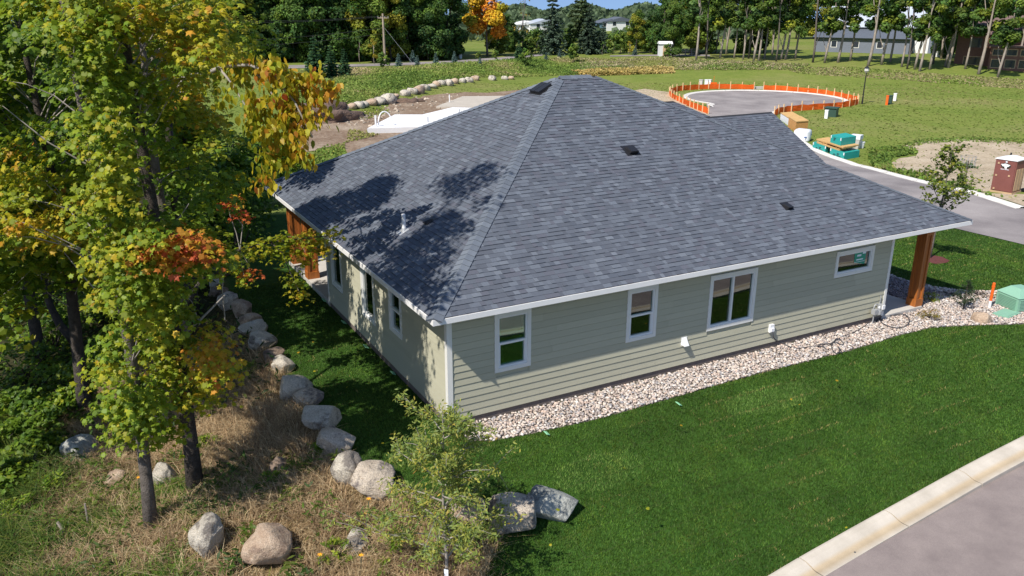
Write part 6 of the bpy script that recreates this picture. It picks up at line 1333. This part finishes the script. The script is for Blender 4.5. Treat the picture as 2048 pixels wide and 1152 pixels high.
# leaf litter and low growth on the shaded wood floor
x, y = region(9000, -16, 0, 4, 32); s = sdist(x, y); m = (s > .2) & (x+.0*y < -.2); x, y = x[m], y[m]; n = len(x)
b = MB(); scatter(b, SLIM, SLIM_F, np.stack([x, y, T(x, y)+rng.uniform(.02, .5, n)], 1), frames(np.stack([rng.normal(0, .6, n), rng.normal(0, .6, n), np.ones(n)], 1)), rng.uniform(.12, .3, n), np.array([(.03, .07, .012), (.05, .10, .018), (.09, .12, .02)])[rng.integers(0, 3, n)]*rng.uniform(.6, 1.3, (n, 1))); tag(b.build('ground_ivy', 'leaf'), kind='stuff')
# orange wildflowers
for i, (px, py) in enumerate([(737, 1036), (733, 1065), (722, 1150), (280, 990), (640, 1149)]):
    P = at(px, py); r = thing('wildflower', f'orange wildflower in the weeds, {["beside the white boulder", "just below the first by the white boulder", "at the bottom edge under the white boulder", "near the thin maple trunk", "at the bottom edge below the peach boulder"][i]}', 'flower', P, 'orange wildflowers on the slope'); MB().tube([P, P+np.array([.03, 0, .45])], .008, 4).build('stalk', 'dark_green', r); V = []; F = []
    for k in range(6): a = k*1.047; V += [(0, 0, 0), (.03*math.cos(a-.5), .03*math.sin(a-.5), .006), (.065*math.cos(a), .065*math.sin(a), .0), (.03*math.cos(a+.5), .03*math.sin(a+.5), .006)]; F.append((4*k, 4*k+1, 4*k+2, 4*k+3))
    MB().add(np.array(V)+P+np.array([.03, 0, .455]), F).build('petals', 'orange_flower', r)
# the black drain tubing and stump at the bottom corner
pts = [deep(x, y, mpp(at(x, y))*CF-.1) for x, y in ((130, 1075), (150, 1090), (165, 1110), (160, 1130), (185, 1145), (200, 1160))]
o = MB().tube(smooth_line3(pts, .08), .085, 8).build('drain_tube', 'drain', smooth=True); tag(o, 'black corrugated drain tubing lying in weeds at the bottom corner', 'drain tube')
P = at(128, 1085); o = MB().tube([P, P+np.array([.02, 0, .35]), P+np.array([-.05, .05, .5])], [.06, .05, .03], 6).tube([P+np.array([.5, .1, 0]), P+np.array([.52, .1, .75])], .02, 5).tube([P+np.array([-.1, -.3, .1]), P+np.array([.45, -.35, .16])], .05, 6).build('dead_wood', 'bark_pale'); tag(o, 'broken grey stump and stick beside the black drain tubing', 'stump')
# meadow beyond the houses
n = 50000; df = 40+95*rng.random(n)**.8; lf = (rng.random(n)*1.35-.68)*df; x = CP[0]+df*_sy+lf*_cy; y = CP[1]+df*_cy-lf*_sy
SH = [pxpoly([(1745,312),(1850,283),(2048,285),(2140,300),(2150,420),(2048,412),(1895,372),(1835,345),(1790,345)]), pxpoly([(560,320),(590,245),(650,236),(755,222),(860,190),(975,186),(1035,180),(1110,190),(1100,230),(1000,300),(820,330),(640,296)]), street]
m = ~((x > -.6) & (x < 21) & (y > -1) & (y < 16)) & ((x-CC[0])**2+(y-CC[1])**2 > (CR+1.2)**2)
for p in SH: m &= ~inpoly(x, y, p)
m &= (sdist(x, y) < .3) | (df > 60); m &= ~((x < 28.2) & (y < 9)) & ~((x > 27) & (x < 37.5) & (y < 16) & (y < 8+(x-36.46)*1.5+2))
x, y, df = x[m], y[m], df[m]; n = len(x); f = vnoise(x, y, .09, 21)+.5*vnoise(x, y, .5, 22)
col = np.where((f > .55)[:, None], np.array([.24, .22, .08]), np.where((f < -.3)[:, None], np.array([.125, .19, .03]), np.array([.165, .225, .04])))*rng.uniform(.8, 1.2, (n, 1))
b = MB(); blades(b, x, y, rng.uniform(.03, .09, n), rng.uniform(.10, .26, n)*(.5+df/100), col, 1.3); tag(b.build('meadow_grass', 'blade'), kind='stuff')
# rough weeds on the berm and in front of the grove
def weedband(name, poly, n, cols, h, size):
    W = pxpoly(poly); P = np.array(W); x, y = rng.uniform(P[:, 0].min(), P[:, 0].max(), n*4), rng.uniform(P[:, 1].min(), P[:, 1].max(), n*4); m = inpoly(x, y, W); x, y = x[m][:n], y[m][:n]; k = len(x)
    v = vnoise(x, y, .22, 31); ci = np.clip(((v+1)/2*len(cols)+rng.normal(0, .6, k)).astype(int), 0, len(cols)-1); hv = h*(.5+.5*np.clip(vnoise(x, y, .35, 33)+.6, 0, 1.6))
    b = MB(); scatter(b, CARD, CARD_F, np.stack([x, y, T(x, y)+rng.uniform(.05, 1, k)*hv], 1), frames(rng.normal(size=(k, 3))+np.array([-.4, -.3, 1.3])), rng.uniform(.5, 1.3, k)*size, np.array(cols)[ci]*rng.uniform(.6, 1.35, (k, 1))); tag(b.build(name, 'leaf_far'), kind='stuff')
weedband('berm_weeds', [(560,215),(600,143),(720,139),(860,133),(960,126),(1080,117),(1160,119),(1160,150),(1100,152),(1000,153),(930,158),(860,168),(800,184),(740,201),(690,210),(660,232),(600,230)], 42000, [(.10,.17,.03), (.17,.25,.045), (.20,.27,.055), (.27,.29,.08), (.40,.33,.17)], .55, .22)
weedband('berm_weeds', [(1150,116),(1340,118),(1460,124),(1620,130),(1600,140),(1450,141),(1345,141),(1150,147)], 19000, [(.14,.22,.045), (.20,.25,.065), (.40,.33,.20), (.27,.28,.08)], .45, .23)
weedband('golden_grass', [(1140,147),(1345,139),(1350,147),(1180,153)], 5000, [(.50,.36,.12), (.36,.30,.09), (.55,.42,.16)], .8, .26)
weedband('bank_weeds', [(1560,136),(1700,134),(1850,146),(2048,160),(2048,178),(1800,160),(1600,148)], 7000, [(.20,.26,.055), (.26,.27,.09), (.33,.28,.14), (.18,.25,.045)], .10, .3)
weedband('curb_weeds', [(1745,338),(1780,325),(1790,342),(1850,350),(1870,362),(1935,380),(1985,392),(1975,396),(1900,374),(1820,355)], 2600, [(.11,.19,.03), (.15,.23,.04), (.24,.24,.07)], .25, .2)
weedband('curb_weeds', [(1735,300),(1775,296),(1830,300),(1835,308),(1785,316),(1765,338),(1740,332)], 1800, [(.10,.17,.03), (.14,.21,.035), (.19,.23,.05)], .22, .22)
weedband('lot_weeds', [(1745,312),(1765,298),(1850,281),(1930,277),(2048,283),(2140,300),(2150,420),(2048,412),(1985,392),(1935,378),(1868,362),(1835,345),(1790,345)], 700, [(.14,.21,.04), (.20,.23,.06), (.30,.26,.12), (.24,.18,.11)], .12, .16)
weedband('lot_weeds', [(1780,296),(1850,279),(1930,274),(2048,279),(2048,289),(1930,284),(1850,289),(1790,303)], 900, [(.14,.21,.04), (.20,.23,.06), (.26,.25,.09)], .15, .2)
weedband('lot_weeds', [(640,300),(700,285),(760,272),(700,262),(690,290),(690,330),(600,330)], 1500, [(.14,.22,.035), (.22,.25,.05), (.30,.28,.10)], .4, .2)
weedband('lot_weeds', [(695,232),(760,218),(780,226),(740,240),(690,243)], 700, [(.14,.22,.035), (.22,.25,.05)], .4, .2)
